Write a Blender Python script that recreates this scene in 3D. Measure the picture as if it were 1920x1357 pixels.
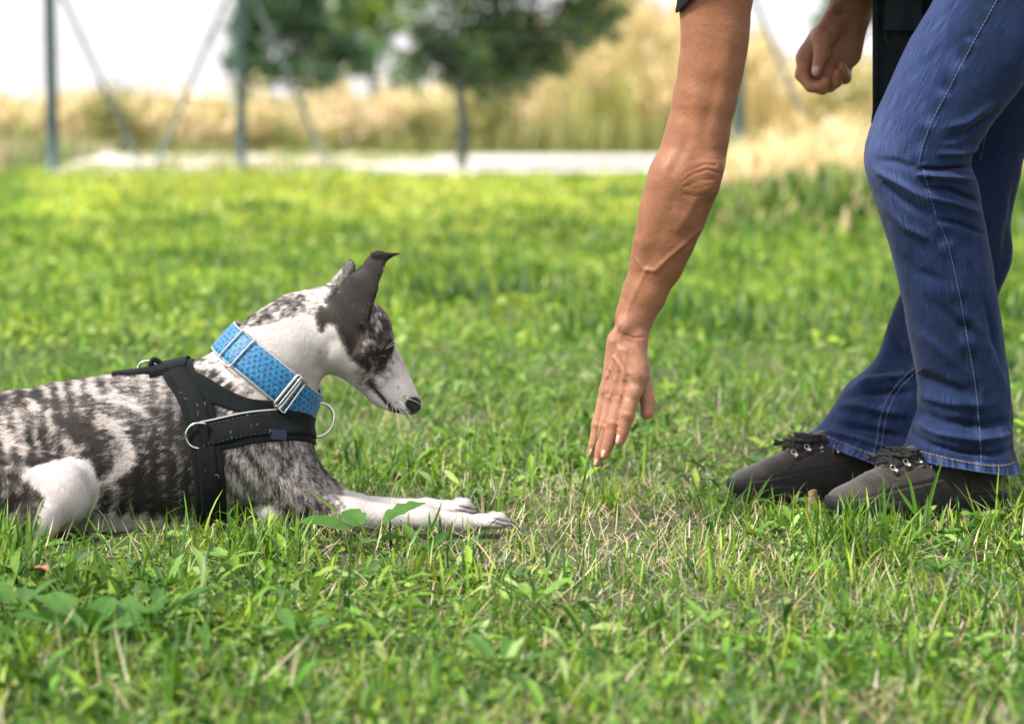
import bpy, bmesh, math, random
import numpy as np
from mathutils import Vector, Matrix
from mathutils.bvhtree import BVHTree

R = math.radians
for _o in list(bpy.data.objects):
    bpy.data.objects.remove(_o)
SC = bpy.context.scene
COL = SC.collection

# ---------------------------------------------------------------- camera
Y0 = 3.54                      # distance of the dog and of the bending person
CAM_H = 0.62
PITCH = math.atan(498.5 / 4533.0)
FPX = 85.0 / 36.0 * 1920.0
cam_d = bpy.data.cameras.new("camera")
cam = bpy.data.objects.new("camera", cam_d)
COL.objects.link(cam)
cam.location = (0, 0, CAM_H)
cam.rotation_euler = (math.pi / 2 - PITCH, 0, 0)
cam_d.lens = 85.0
cam_d.sensor_width = 36.0
cam_d.clip_start = 0.05
cam_d.clip_end = 1500.0
cam_d.dof.use_dof = True
cam_d.dof.focus_distance = 3.39
cam_d.dof.aperture_fstop = 3.6
SC.camera = cam

# ---------------------------------------------------------------- light and exposure
SUN_EL, SUN_AZ = 52.0, 238.0      # azimuth: compass angle the light comes from (0 = +Y, 90 = +X)
world = bpy.data.worlds.new("World")
SC.world = world
world.use_nodes = True
wn, wl = world.node_tree.nodes, world.node_tree.links
wn.clear()
w_out = wn.new("ShaderNodeOutputWorld")
w_bg = wn.new("ShaderNodeBackground")
w_sky = wn.new("ShaderNodeTexSky")
w_sky.sky_type = 'NISHITA'
w_sky.sun_disc = False
w_sky.sun_elevation = R(SUN_EL)
w_sky.sun_rotation = R(SUN_AZ)
w_sky.air_density = 1.0
w_sky.dust_density = 4.0
w_sky.ozone_density = 1.0
w_hsv = wn.new("ShaderNodeHueSaturation")     # thin high cloud takes the blue out of the sky
w_hsv.inputs["Saturation"].default_value = 0.16
w_hsv.inputs["Value"].default_value = 1.0
w_bg.inputs["Strength"].default_value = 0.13
w_mix = wn.new("ShaderNodeMix"); w_mix.data_type = 'RGBA'
w_mix.inputs[0].default_value = 0.7
w_mix.inputs[7].default_value = (7.0, 6.6, 6.9, 1)   # even layer of cloud
wl.new(w_sky.outputs["Color"], w_hsv.inputs["Color"])
wl.new(w_hsv.outputs["Color"], w_mix.inputs[6])
wl.new(w_mix.outputs[2], w_bg.inputs["Color"])
wl.new(w_bg.outputs["Background"], w_out.inputs["Surface"])

sun_d = bpy.data.lights.new("sun", 'SUN')
sun_d.energy = 3.4
sun_d.angle = R(9.0)
sun_d.color = (1.0, 0.91, 0.77)
sun = bpy.data.objects.new("sun", sun_d)
COL.objects.link(sun)
_az, _el = R(SUN_AZ), R(SUN_EL)
_sd = Vector((math.sin(_az) * math.cos(_el), math.cos(_az) * math.cos(_el), math.sin(_el)))
sun.rotation_euler = _sd.to_track_quat('Z', 'Y').to_euler()

SC.view_settings.view_transform = 'Standard'
SC.view_settings.look = 'None'
SC.view_settings.gamma = 1.0
SC.view_settings.exposure = 0.95
SC.view_settings.use_curve_mapping = False
SC.render.engine = 'CYCLES'
SC.cycles.max_bounces = 6
SC.cycles.diffuse_bounces = 3
SC.cycles.glossy_bounces = 2
SC.cycles.transmission_bounces = 4
SC.cycles.transparent_max_bounces = 4
SC.cycles.caustics_reflective = False
SC.cycles.caustics_refractive = False
SC.cycles.use_denoising = True

# ---------------------------------------------------------------- pixel <-> world
cp, sp = math.cos(PITCH), math.sin(PITCH)
def W(px, py, dy=0.0):
    """point that projects to photo pixel px,py and stands at Y0+dy"""
    px = np.asarray(px, float); py = np.asarray(py, float); dy = np.asarray(dy, float)
    u = (px - 960.0) / FPX; v = -(py - 678.5) / FPX
    dx = u; dyy = v * sp + cp; dz = v * cp - sp
    t = (Y0 + dy) / dyy
    return np.stack(np.broadcast_arrays(dx * t, Y0 + dy, CAM_H + dz * t), -1)
def topx(P):
    P = np.asarray(P, float)
    x = P[..., 0]; y = P[..., 1]; z = P[..., 2] - CAM_H
    d = y * cp - z * sp; up = y * sp + z * cp
    return 960.0 + x / d * FPX, 678.5 - up / d * FPX
def G(px, py):
    """ground point under photo pixel"""
    u = (px - 960.0) / FPX; v = -(py - 678.5) / FPX
    dz = v * cp - sp
    t = -CAM_H / dz
    return np.array([u * t, (v * sp + cp) * t, 0.0])
PX = 1.0 / 1280.0              # metres per photo pixel at Y0

# ---------------------------------------------------------------- noise
def _hash(i, j, k, s):
    n = (i * 374761393 + j * 668265263 + k * 2147483647 + s * 144665) & 0xffffffff
    n = ((n ^ (n >> 13)) * 1274126177) & 0xffffffff
    n = ((n ^ (n >> 16)) * 2246822519) & 0xffffffff
    return ((n ^ (n >> 15)) & 0xffffff) / float(0xffffff)
def vnoise(P, scale=1.0, seed=0):
    """value noise, -1..1, P (...,3)"""
    P = np.asarray(P, float) * scale
    I = np.floor(P).astype(np.int64); F = P - I; F = F * F * (3 - 2 * F)
    r = 0
    for a in (0, 1):
        for b in (0, 1):
            for c in (0, 1):
                w = (F[..., 0] if a else 1 - F[..., 0]) * (F[..., 1] if b else 1 - F[..., 1]) * (F[..., 2] if c else 1 - F[..., 2])
                r = r + w * _hash(I[..., 0] + a, I[..., 1] + b, I[..., 2] + c, seed)
    return r * 2 - 1
def fbm(P, scale=1.0, octv=3, seed=0):
    r = 0; a = 1.0; t = 0
    for o in range(octv):
        r = r + a * vnoise(P, scale * 2 ** o, seed + o * 17); t += a; a *= 0.5
    return r / t
def sstep(x, a, b):
    t = np.clip((np.asarray(x, float) - a) / (b - a), 0, 1)
    return t * t * (3 - 2 * t)
def polydist(px, py, poly):
    """distance to a polyline and position (0..1) along it"""
    poly = np.asarray(poly, float)
    best = np.full(np.shape(px), 1e9); tt = np.zeros(np.shape(px)); n = len(poly) - 1
    for i in range(n):
        a, b = poly[i], poly[i + 1]; ab = b - a; L = max(ab @ ab, 1e-9)
        t = np.clip(((px - a[0]) * ab[0] + (py - a[1]) * ab[1]) / L, 0, 1)
        d = np.hypot(px - a[0] - t * ab[0], py - a[1] - t * ab[1])
        m = d < best
        best = np.where(m, d, best); tt = np.where(m, (i + t) / n, tt)
    return best, tt
def inpoly(px, py, poly):
    px = np.asarray(px, float); py = np.asarray(py, float)
    ins = np.zeros(px.shape, bool); n = len(poly)
    for i in range(n):
        x1, y1 = poly[i]; x2, y2 = poly[(i + 1) % n]
        if y1 == y2: continue
        c = ((y1 > py) != (y2 > py)) & (px < (x2 - x1) * (py - y1) / (y2 - y1) + x1)
        ins ^= c
    return ins
def sdpoly(px, py, poly):
    """signed distance in pixels, positive inside"""
    d, _ = polydist(px, py, list(poly) + [poly[0]])
    return np.where(inpoly(px, py, poly), d, -d)
def spline(pts, n):
    """Catmull-Rom through pts (any dimension) -> n samples evenly spaced in length"""
    P = np.asarray(pts, float)
    Q = np.vstack([2 * P[0] - P[1], P, 2 * P[-1] - P[-2]])
    out = []
    for i in range(len(P) - 1):
        p0, p1, p2, p3 = Q[i:i + 4]
        for t in np.linspace(0, 1, 24, endpoint=False):
            out.append(0.5 * (2 * p1 + (p2 - p0) * t + (2 * p0 - 5 * p1 + 4 * p2 - p3) * t * t + (3 * p1 - p0 - 3 * p2 + p3) * t ** 3))
    out.append(P[-1]); out = np.array(out)
    s = np.r_[0, np.cumsum(np.linalg.norm(np.diff(out, axis=0), axis=1))]
    q = np.linspace(0, s[-1], n)
    return np.stack([np.interp(q, s, out[:, k]) for k in range(out.shape[1])], -1)

# ---------------------------------------------------------------- signed distance modelling
class Field:
    """smooth union of tapered limbs on a grid, turned into one skin"""
    def __init__(s, lo, hi, h):
        s.lo = np.array(lo, float); s.h = h
        s.n = np.ceil((np.array(hi) - s.lo) / h).astype(int) + 1
        s.D = np.full(s.n, 1.0, np.float32)
        s.ax = [(s.lo[k] + np.arange(s.n[k]) * h).astype(np.float32) for k in range(3)]
    def _sl(s, lo, hi):
        a = np.clip(np.floor((np.array(lo) - s.lo) / s.h).astype(int), 0, s.n)
        b = np.clip(np.ceil((np.array(hi) - s.lo) / s.h).astype(int) + 1, 0, s.n)
        return tuple(slice(int(a[k]), int(b[k])) for k in range(3))
    def _mix(s, sl, d, k, op):
        D = s.D[sl]
        if op == '+':
            k = max(k, 1e-5)
            h = np.clip(0.5 + 0.5 * (D - d) / k, 0, 1)
            s.D[sl] = D * (1 - h) + d * h - k * h * (1 - h)
        else:
            k = max(k, 1e-5)
            h = np.clip(0.5 - 0.5 * (D + d) / k, 0, 1)
            s.D[sl] = D * (1 - h) - d * h + k * h * (1 - h)
    def cap(s, a, b, ra, rb, k=0.01, flat=None, f=1.0, op='+'):
        a = np.array(a, float); b = np.array(b, float); m = max(ra, rb) * max(1, f) + k + 4 * s.h
        sl = s._sl(np.minimum(a, b) - m, np.maximum(a, b) + m)
        if any(q.stop <= q.start for q in sl): return
        X = s.ax[0][sl[0]][:, None, None]; Y = s.ax[1][sl[1]][None, :, None]; Z = s.ax[2][sl[2]][None, None, :]
        ab = b - a; L = max(ab @ ab, 1e-12)
        t = np.clip(((X - a[0]) * ab[0] + (Y - a[1]) * ab[1] + (Z - a[2]) * ab[2]) / L, 0, 1)
        qx = X - (a[0] + t * ab[0]); qy = Y - (a[1] + t * ab[1]); qz = Z - (a[2] + t * ab[2])
        d2 = qx * qx + qy * qy + qz * qz
        if flat is not None:
            fl = np.array(flat, float); fl /= np.linalg.norm(fl)
            c = qx * fl[0] + qy * fl[1] + qz * fl[2]
            d2 = d2 + c * c * (1 / f ** 2 - 1)
        d = np.sqrt(d2) - (ra + t * (rb - ra))
        s._mix(sl, d.astype(np.float32), k, op)
    def chain(s, pts, rs, k=0.01, **kw):
        for i in range(len(pts) - 1):
            s.cap(pts[i], pts[i + 1], rs[i], rs[i + 1], k, **kw)
    def ell(s, c, r, rot=None, k=0.01, op='+'):
        c = np.array(c, float); r = np.array(r, float); m = r.max() + k + 4 * s.h
        sl = s._sl(c - m, c + m)
        if any(q.stop <= q.start for q in sl): return
        X = s.ax[0][sl[0]][:, None, None] - c[0]; Y = s.ax[1][sl[1]][None, :, None] - c[1]; Z = s.ax[2][sl[2]][None, None, :] - c[2]
        if rot is None: rot = np.eye(3)
        q = [(X * rot[0][i] + Y * rot[1][i] + Z * rot[2][i]) for i in range(3)]   # rot columns = axes
        k0 = np.sqrt(sum((q[i] / r[i]) ** 2 for i in range(3)))
        k1 = np.sqrt(sum((q[i] / r[i] ** 2) ** 2 for i in range(3))) + 1e-9
        s._mix(sl, (k0 * (k0 - 1) / k1).astype(np.float32), k, op)
    def mesh(s):
        D = s.D; ins = D < 0
        nx, ny, nz = D.shape
        cnt = np.zeros((nx - 1, ny - 1, nz - 1), np.uint8)
        for a in (0, 1):
            for b in (0, 1):
                for c in (0, 1):
                    cnt += ins[a:nx - 1 + a, b:ny - 1 + b, c:nz - 1 + c]
        act = np.argwhere((cnt > 0) & (cnt < 8))
        idx = np.full(cnt.shape, -1, np.int32)
        idx[act[:, 0], act[:, 1], act[:, 2]] = np.arange(len(act))
        cor = np.array([(a, b, c) for a in (0, 1) for b in (0, 1) for c in (0, 1)])
        val = np.stack([D[act[:, 0] + a, act[:, 1] + b, act[:, 2] + c] for a, b, c in cor], 1).astype(float)
        acc = np.zeros((len(act), 3)); num = np.zeros(len(act))
        for i in range(8):
            for j in range(i + 1, 8):
                if abs(cor[i] - cor[j]).sum() != 1: continue
                va, vb = val[:, i], val[:, j]; m = (va < 0) != (vb < 0)
                t = np.where(m, va / np.where(m, va - vb, 1), 0)
                acc += np.where(m[:, None], cor[i] + t[:, None] * (cor[j] - cor[i]), 0); num += m
        V = s.lo + (act + acc / num[:, None]) * s.h
        F = []
        for ax in range(3):
            o1, o2 = [(1, 2), (2, 0), (0, 1)][ax]
            A = [slice(None)] * 3; B = [slice(None)] * 3
            A[ax] = slice(0, -1); B[ax] = slice(1, None)
            e = np.argwhere(ins[tuple(A)] != ins[tuple(B)])
            e = e[(e[:, o1] > 0) & (e[:, o2] > 0) & (e[:, o1] < cnt.shape[o1]) & (e[:, o2] < cnt.shape[o2])]
            fl = ins[e[:, 0], e[:, 1], e[:, 2]]
            def at(d1, d2):
                q = e.copy(); q[:, o1] -= d1; q[:, o2] -= d2
                return idx[q[:, 0], q[:, 1], q[:, 2]]
            q = np.stack([at(1, 1), at(0, 1), at(0, 0), at(1, 0)], 1)
            q[~fl] = q[~fl][:, ::-1]
            F.append(q)
        F = np.vstack(F); F = F[(F >= 0).all(1)]
        return V, F
def vnormals(V, F):
    n = np.cross(V[F[:, 2]] - V[F[:, 0]], V[F[:, 3 if F.shape[1] == 4 else 2]] - V[F[:, 1 if F.shape[1] == 4 else 0]]) if F.shape[1] == 4 else np.cross(V[F[:, 1]] - V[F[:, 0]], V[F[:, 2]] - V[F[:, 0]])
    N = np.zeros_like(V)
    for c in range(F.shape[1]):
        for k in range(3):
            N[:, k] += np.bincount(F[:, c], n[:, k], len(V))
    return N / (np.linalg.norm(N, axis=1, keepdims=True) + 1e-12)
def relax(V, F, it=2, lam=0.5):
    for _ in range(it):
        S = np.zeros_like(V); C = np.zeros(len(V)); m = F.shape[1]
        for a in range(m):
            b = (a + 1) % m
            for k in range(3):
                S[:, k] += np.bincount(F[:, a], V[F[:, b], k], len(V)) + np.bincount(F[:, b], V[F[:, a], k], len(V))
            C += np.bincount(F[:, a], minlength=len(V)) + np.bincount(F[:, b], minlength=len(V))
        V = V + lam * (S / np.maximum(C, 1)[:, None] - V)
    return V

# ---------------------------------------------------------------- mesh objects
def mk(name, V, F, mat=None, parent=None, smooth=True, color=None, uv=None, normals=None):
    """V (n,3) ; F (m,3|4) array or list of lists of those; one mesh object"""
    V = np.asarray(V, np.float32).reshape(-1, 3)
    Fs = F if isinstance(F, (list, tuple)) and len(F) and isinstance(F[0], np.ndarray) and F[0].ndim == 2 else [np.asarray(F)]
    loops = np.concatenate([f.reshape(-1) for f in Fs]).astype(np.int32)
    sizes = np.concatenate([np.full(len(f), f.shape[1], np.int32) for f in Fs])
    me = bpy.data.meshes.new(name)
    me.vertices.add(len(V)); me.vertices.foreach_set("co", V.reshape(-1))
    me.loops.add(len(loops)); me.loops.foreach_set("vertex_index", loops)
    me.polygons.add(len(sizes))
    me.polygons.foreach_set("loop_start", np.r_[0, np.cumsum(sizes)[:-1]].astype(np.int32))
    me.polygons.foreach_set("loop_total", sizes)
    me.update(calc_edges=True)
    if smooth:
        me.polygons.foreach_set("use_smooth", np.ones(len(sizes), bool))
    if color is not None:
        c = np.asarray(color, np.float32)
        if c.shape[1] == 3: c = np.hstack([c, np.ones((len(c), 1), np.float32)])
        at = me.color_attributes.new("col", 'FLOAT_COLOR', 'POINT'); at.data.foreach_set("color", c.reshape(-1).astype(np.float32))
    if uv is not None:
        u = me.uv_layers.new(name="UVMap"); u.data.foreach_set("uv", np.asarray(uv, np.float32)[loops].reshape(-1))
    if normals is not None:
        me.normals_split_custom_set_from_vertices(np.asarray(normals, float).tolist())
    if mat: me.materials.append(mat)
    ob = bpy.data.objects.new(name, me); COL.objects.link(ob)
    if parent is not None: ob.parent = parent
    return ob
def empty(name, label, cat, loc=(0, 0, 0), group=None):
    o = bpy.data.objects.new(name, None); COL.objects.link(o)
    o.empty_display_size = 0.05; o.location = loc
    o["label"] = label; o["category"] = cat
    if group: o["group"] = group
    return o
def adopt(child, par):
    """child built in world coordinates, parent anywhere"""
    child.parent = par
    child.matrix_parent_inverse = Matrix.Translation(par.location).inverted()
    return child
def tag(o, label=None, cat=None, group=None, kind=None):
    if label: o["label"] = label
    if cat: o["category"] = cat
    if group: o["group"] = group
    if kind: o["kind"] = kind
    return o
def join(parts):
    """list of (V,F) with the same face size -> one (V,F)"""
    V = []; F = []; n = 0
    for v, f in parts:
        V.append(v); F.append(np.asarray(f) + n); n += len(v)
    return np.vstack(V), np.vstack(F)
def grid_faces(nu, nv, cu=False, cv=False):
    i = np.arange(nu if cu else nu - 1); j = np.arange(nv if cv else nv - 1)
    I, J = np.meshgrid(i, j, indexing='ij'); I2 = (I + 1) % nu; J2 = (J + 1) % nv
    return np.stack([I * nv + J, I2 * nv + J, I2 * nv + J2, I * nv + J2], -1).reshape(-1, 4)
def tube(path, r, n=8, closed=False, caps=True):
    P = np.asarray(path, float); m = len(P); r = np.broadcast_to(np.asarray(r, float), (m,))
    T = np.roll(P, -1, 0) - np.roll(P, 1, 0) if closed else np.gradient(P, axis=0)
    T /= np.linalg.norm(T, axis=1, keepdims=True) + 1e-12
    up = np.array([0, 0, 1.0]) if abs(T[0][2]) < 0.9 else np.array([0, 1.0, 0])
    A = np.zeros_like(P); a = np.cross(T[0], up); a /= np.linalg.norm(a)
    for i in range(m):
        a = a - T[i] * (a @ T[i]); a /= np.linalg.norm(a) + 1e-12; A[i] = a
    B = np.cross(T, A); th = np.linspace(0, 2 * np.pi, n, endpoint=False)
    V = (P[:, None] + r[:, None, None] * (np.cos(th)[None, :, None] * A[:, None] + np.sin(th)[None, :, None] * B[:, None])).reshape(-1, 3)
    F = grid_faces(m, n, closed, True)
    if caps and not closed:
        V = np.vstack([V, P[0], P[-1]]); c0 = m * n; c1 = c0 + 1
        j = np.arange(n); j2 = (j + 1) % n
        F = np.vstack([F, np.stack([np.full(n, c0), j2, j, np.full(n, c0)], 1), np.stack([np.full(n, c1), (m - 1) * n + j, (m - 1) * n + j2, np.full(n, c1)], 1)])
        # degenerate quads turned into triangles by the caller's mesh builder
        return V, F
    return V, F
def mk_t(name, V, F, **kw):
    """like mk, splits degenerate quads"""
    F = np.asarray(F); d = F[:, 0] == F[:, 3]
    Fs = [F[~d]] + ([F[d][:, :3]] if d.any() else [])
    return mk(name, V, Fs, **kw)
def bevel_box(name, size, loc, mat, parent=None, rot=None, bev=0.003):
    import bmesh
    bm = bmesh.new(); bmesh.ops.create_cube(bm, size=1.0)
    for v in bm.verts: v.co = Vector((v.co.x * size[0], v.co.y * size[1], v.co.z * size[2]))
    bmesh.ops.bevel(bm, geom=bm.edges[:], offset=bev, segments=2, affect='EDGES')
    M = Matrix.Translation(loc) @ (rot.to_4x4() if rot is not None else Matrix.Identity(4))
    bm.transform(M); me = bpy.data.meshes.new(name); bm.to_mesh(me); bm.free()
    me.materials.append(mat); o = bpy.data.objects.new(name, me); COL.objects.link(o)
    if parent is not None: adopt(o, parent)
    return o

# ---------------------------------------------------------------- materials
def mat(name, base=(0.5, 0.5, 0.5), rough=0.7, metal=0.0, attr=False, noise=None, bump=None, spec=0.4, sheen=0.0, sss=0.0, trans=0.0, mult=None, coord='Object'):
    """noise=(scale, amount) varies the colour ; bump=(scale, strength[, detail]) ; trans = translucency of leaves"""
    m = bpy.data.materials.new(name); m.use_nodes = True
    nt = m.node_tree; N, L = nt.nodes, nt.links; N.clear()
    out = N.new("ShaderNodeOutputMaterial"); b = N.new("ShaderNodeBsdfPrincipled")
    b.inputs["Roughness"].default_value = rough; b.inputs["Metallic"].default_value = metal
    b.inputs["Specular IOR Level"].default_value = spec
    b.inputs["Base Color"].default_value = (*base, 1)
    src = None
    if attr:
        a = N.new("ShaderNodeAttribute"); a.attribute_name = "col"; src = a.outputs["Color"]
    tc = N.new("ShaderNodeTexCoord")
    if noise:
        nz = N.new("ShaderNodeTexNoise"); nz.inputs["Scale"].default_value = noise[0]; nz.inputs["Detail"].default_value = 6
        L.new(tc.outputs[coord], nz.inputs["Vector"])
        mr = N.new("ShaderNodeMapRange"); mr.inputs["From Min"].default_value = 0.25; mr.inputs["From Max"].default_value = 0.75
        mr.inputs["To Min"].default_value = 1 - noise[1]; mr.inputs["To Max"].default_value = 1 + noise[1]
        L.new(nz.outputs["Fac"], mr.inputs["Value"])
        mx = N.new("ShaderNodeMix"); mx.data_type = 'RGBA'; mx.blend_type = 'MULTIPLY'; mx.inputs[0].default_value = 1.0
        if src is not None: L.new(src, mx.inputs[6])
        else: mx.inputs[6].default_value = (*base, 1)
        L.new(mr.outputs["Result"], mx.inputs[7]); src = mx.outputs[2]
    if src is not None: L.new(src, b.inputs["Base Color"])
    if sheen:
        b.inputs["Sheen Weight"].default_value = sheen
    if sss:
        b.inputs["Subsurface Weight"].default_value = sss; b.inputs["Subsurface Radius"].default_value = (0.012, 0.004, 0.002)
        b.inputs["Subsurface Scale"].default_value = 0.6
    if bump:
        nb = N.new("ShaderNodeTexNoise"); nb.inputs["Scale"].default_value = bump[0]; nb.inputs["Detail"].default_value = bump[2] if len(bump) > 2 else 4
        L.new(tc.outputs[coord], nb.inputs["Vector"])
        bp = N.new("ShaderNodeBump"); bp.inputs["Strength"].default_value = bump[1]; bp.inputs["Distance"].default_value = 0.002
        L.new(nb.outputs["Fac"], bp.inputs["Height"]); L.new(bp.outputs["Normal"], b.inputs["Normal"])
    if trans:
        tr = N.new("ShaderNodeBsdfTranslucent")
        if src is not None: L.new(src, tr.inputs["Color"])
        else: tr.inputs["Color"].default_value = (*base, 1)
        ms = N.new("ShaderNodeMixShader"); ms.inputs[0].default_value = trans
        L.new(b.outputs[0], ms.inputs[1]); L.new(tr.outputs[0], ms.inputs[2]); L.new(ms.outputs[0], out.inputs["Surface"])
    else:
        L.new(b.outputs[0], out.inputs["Surface"])
    return m
def ghash(n, seed):
    return np.random.RandomState(seed).rand(n)
# ================================================================ ground, path, fence, trees and weeds
def gh(x, y):
    P = np.stack(np.broadcast_arrays(np.asarray(x, float), np.asarray(y, float), 0.0), -1)
    near = sstep(P[..., 1], 14.0, 6.0)
    return (0.010 * fbm(P, 3.0, 3, 5) - 0.010) * near + (0.05 * vnoise(P, 0.25, 6)) * (1 - near) * sstep(P[..., 1], 19.0, 14.0) - 0.004 - 0.0 * near
xs = np.unique(np.r_[-400, -150, -60, np.linspace(-25, -3, 40), np.arange(-3, 3.001, 0.04), np.linspace(3, 25, 40), 60, 150, 400])
ys = np.unique(np.r_[-60, -10, 0, np.arange(1.0, 7.0, 0.04), np.linspace(7, 30, 80), 40, 60, 100, 200, 400, 900])
Xg, Yg = np.meshgrid(xs, ys, indexing='ij'); Zg = gh(Xg, Yg) + np.where((np.abs(Xg) < 3) & (Yg < 7), 0.004 * vnoise(np.stack([Xg, Yg, 0 * Xg], -1), 18, 9), 0)
m_ground = bpy.data.materials.new("soil_and_thatch"); m_ground.use_nodes = True
nt = m_ground.node_tree; N_, L_ = nt.nodes, nt.links; pb = N_["Principled BSDF"]; tc = N_.new("ShaderNodeTexCoord")
n1 = N_.new("ShaderNodeTexNoise"); n1.inputs["Scale"].default_value = 60; n1.inputs["Detail"].default_value = 8; L_.new(tc.outputs["Object"], n1.inputs["Vector"])
n2 = N_.new("ShaderNodeTexNoise"); n2.inputs["Scale"].default_value = 1.2; n2.inputs["Detail"].default_value = 6; L_.new(tc.outputs["Object"], n2.inputs["Vector"])
c1 = N_.new("ShaderNodeValToRGB"); e = c1.color_ramp.elements; e[0].position = .3; e[0].color = (0.018, 0.028, 0.010, 1); e[1].position = .75; e[1].color = (0.10, 0.085, 0.045, 1); q = e.new(.52); q.color = (0.045, 0.065, 0.02, 1)
c2 = N_.new("ShaderNodeValToRGB"); e = c2.color_ramp.elements; e[0].position = .35; e[0].color = (0.07, 0.13, 0.022, 1); e[1].position = .65; e[1].color = (0.15, 0.22, 0.04, 1)
L_.new(n1.outputs[0], c1.inputs[0]); L_.new(n2.outputs[0], c2.inputs[0])
sx = N_.new("ShaderNodeSeparateXYZ"); L_.new(tc.outputs["Object"], sx.inputs[0]); mr = N_.new("ShaderNodeMapRange"); mr.inputs["From Min"].default_value = 5; mr.inputs["From Max"].default_value = 9; L_.new(sx.outputs[1], mr.inputs["Value"])
mx = N_.new("ShaderNodeMix"); mx.data_type = 'RGBA'; L_.new(mr.outputs[0], mx.inputs[0]); L_.new(c1.outputs[0], mx.inputs[6]); L_.new(c2.outputs[0], mx.inputs[7]); L_.new(mx.outputs[2], pb.inputs["Base Color"])
pb.inputs["Roughness"].default_value = 0.95; bp = N_.new("ShaderNodeBump"); bp.inputs["Strength"].default_value = 0.8; bp.inputs["Distance"].default_value = 0.01; L_.new(n1.outputs[0], bp.inputs["Height"]); L_.new(bp.outputs[0], pb.inputs["Normal"])
tag(mk("ground", np.stack([Xg, Yg, Zg], -1).reshape(-1, 3), grid_faces(len(xs), len(ys)), m_ground), kind="structure")
m_path = mat("pale_gravel", (0.58, 0.54, 0.52), 0.9, noise=(3.0, 0.15), bump=(40, 0.6))
def path_edge(x):
    x = np.asarray(x, float)
    return 19.75 - 1.05 * sstep(x, -1.7, -0.7) + 0.30 * fbm(np.stack([x, x * 0, x * 0], -1), 1.3, 3, 1) + 9 * sstep(x, -3.75, -4.6) - 0.5 * sstep(x, 2.0, 4.0)
us = np.linspace(-30, 30, 241); nn_ = lambda s: 0.16 * fbm(np.stack([us, us * 0, us * 0], -1), 1.1, 3, s)
pa = np.stack([us, np.minimum(path_edge(us), 25.0), us * 0 + 0.006], -1); pb_ = np.stack([us, 25.6 + nn_(2), us * 0 + 0.006], -1)
pm = (pa + pb_) / 2 + [0, 0, 0.03]
tag(mk("path", np.vstack([pa, pm, pb_]), grid_faces(3, 241), m_path), kind="structure")

# ---- blades and leaves
def blades(root, h, w, az, th0, kap, S=3, twist=0.0, tipw=0.12):
    n = len(root); t = np.linspace(0, 1, S + 1)
    th = th0[:, None] + kap[:, None] * (t[None, :-1] + 0.5 / S)
    sh_, sv = np.cumsum(np.sin(th), 1) / S, np.cumsum(np.cos(th), 1) / S
    sh_ = np.hstack([np.zeros((n, 1)), sh_]) * h[:, None]; sv = np.hstack([np.zeros((n, 1)), sv]) * h[:, None]
    P = root[:, None] + np.stack([np.cos(az)[:, None] * sh_, np.sin(az)[:, None] * sh_, sv], -1)
    sa = az[:, None] + np.pi / 2 + (twist if np.ndim(twist) == 0 else twist[:, None]) * t[None]
    wp = w[:, None] * (np.array([0.7] + [1.0 - 0.30 * (k / S) ** 1.2 * 1.3 for k in range(1, S)] + [tipw]))[None]
    D = np.stack([np.cos(sa) * wp, np.sin(sa) * wp, 0 * wp], -1) * 0.5
    Lf = P - D; Rt = P + D
    V = np.concatenate([np.stack([Lf[:, k], Rt[:, k]], 1) for k in range(S)] + [P[:, S:S + 1]], 1)
    m = 2 * S + 1
    q = np.array([[2 * k, 2 * k + 1, 2 * k + 3, 2 * k + 2] for k in range(S - 1)], np.int64).reshape(-1, 4); tr = np.array([[2 * S - 2, 2 * S - 1, 2 * S]])
    off = (np.arange(n) * m)[:, None, None]
    Fq = (q[None] + off).reshape(-1, 4); Ft = (tr[None] + off).reshape(-1, 3)
    return V.reshape(-1, 3), Fq, Ft, m
LEAF = {   # stations: (along, half width, lift)
    'round': [(0.0, 0.03, 0), (0.30, 0.30, .02), (0.68, 0.40, .03), (1.0, 0.05, 0)],
    'oval': [(0.0, 0.02, 0), (0.30, 0.20, .03), (0.65, 0.19, .03), (1.0, 0.01, -.04)],
    'long': [(0.0, 0.02, 0), (0.35, 0.09, .04), (0.70, 0.10, .03), (1.0, 0.01, -.08)],
}
def leaves(pos, size, az, pitch, roll, kind='oval', fold=0.25, petal=1):
    n = len(pos); st = LEAF[kind]
    T = []
    T.append((st[0][0], 0, st[0][2]))
    for a, w_, l in st[1:-1]: T += [(a, -w_, l + fold * w_), (a, 0, l), (a, w_, l + fold * w_)]
    T.append((st[-1][0], 0, st[-1][2])); T = np.array(T)
    F = [(0, 2, 1, 0), (0, 3, 2, 0), (1, 2, 5, 4), (2, 3, 6, 5), (4, 5, 7, 4), (5, 6, 7, 5)]
    tri = np.array([(0, 2, 1), (0, 3, 2), (4, 5, 7), (5, 6, 7)]); qd = np.array([(1, 2, 5, 4), (2, 3, 6, 5)])
    Vs = []; k = len(T)
    for p_ in range(petal):
        a2 = az + (p_ - (petal - 1) / 2) * 2.0
        cp_, sp__ = np.cos(pitch), np.sin(pitch)
        fx = np.stack([np.cos(a2) * cp_, np.sin(a2) * cp_, sp__], -1)
        sd = np.stack([-np.sin(a2), np.cos(a2), np.zeros(n)], -1)
        up = np.cross(fx, sd)
        sd2 = sd * np.cos(roll)[:, None] + up * np.sin(roll)[:, None]; up2 = np.cross(fx, sd2)
        Vs.append(pos[:, None] + size[:, None, None] * (T[None, :, 0:1] * fx[:, None] + T[None, :, 1:2] * sd2[:, None] + T[None, :, 2:3] * up2[:, None]))
    V = np.concatenate(Vs, 0).reshape(-1, 3); off = (np.arange(n * petal) * k)[:, None, None]
    return V, (qd[None] + off).reshape(-1, 4), (tri[None] + off).reshape(-1, 3), k * petal
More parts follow.
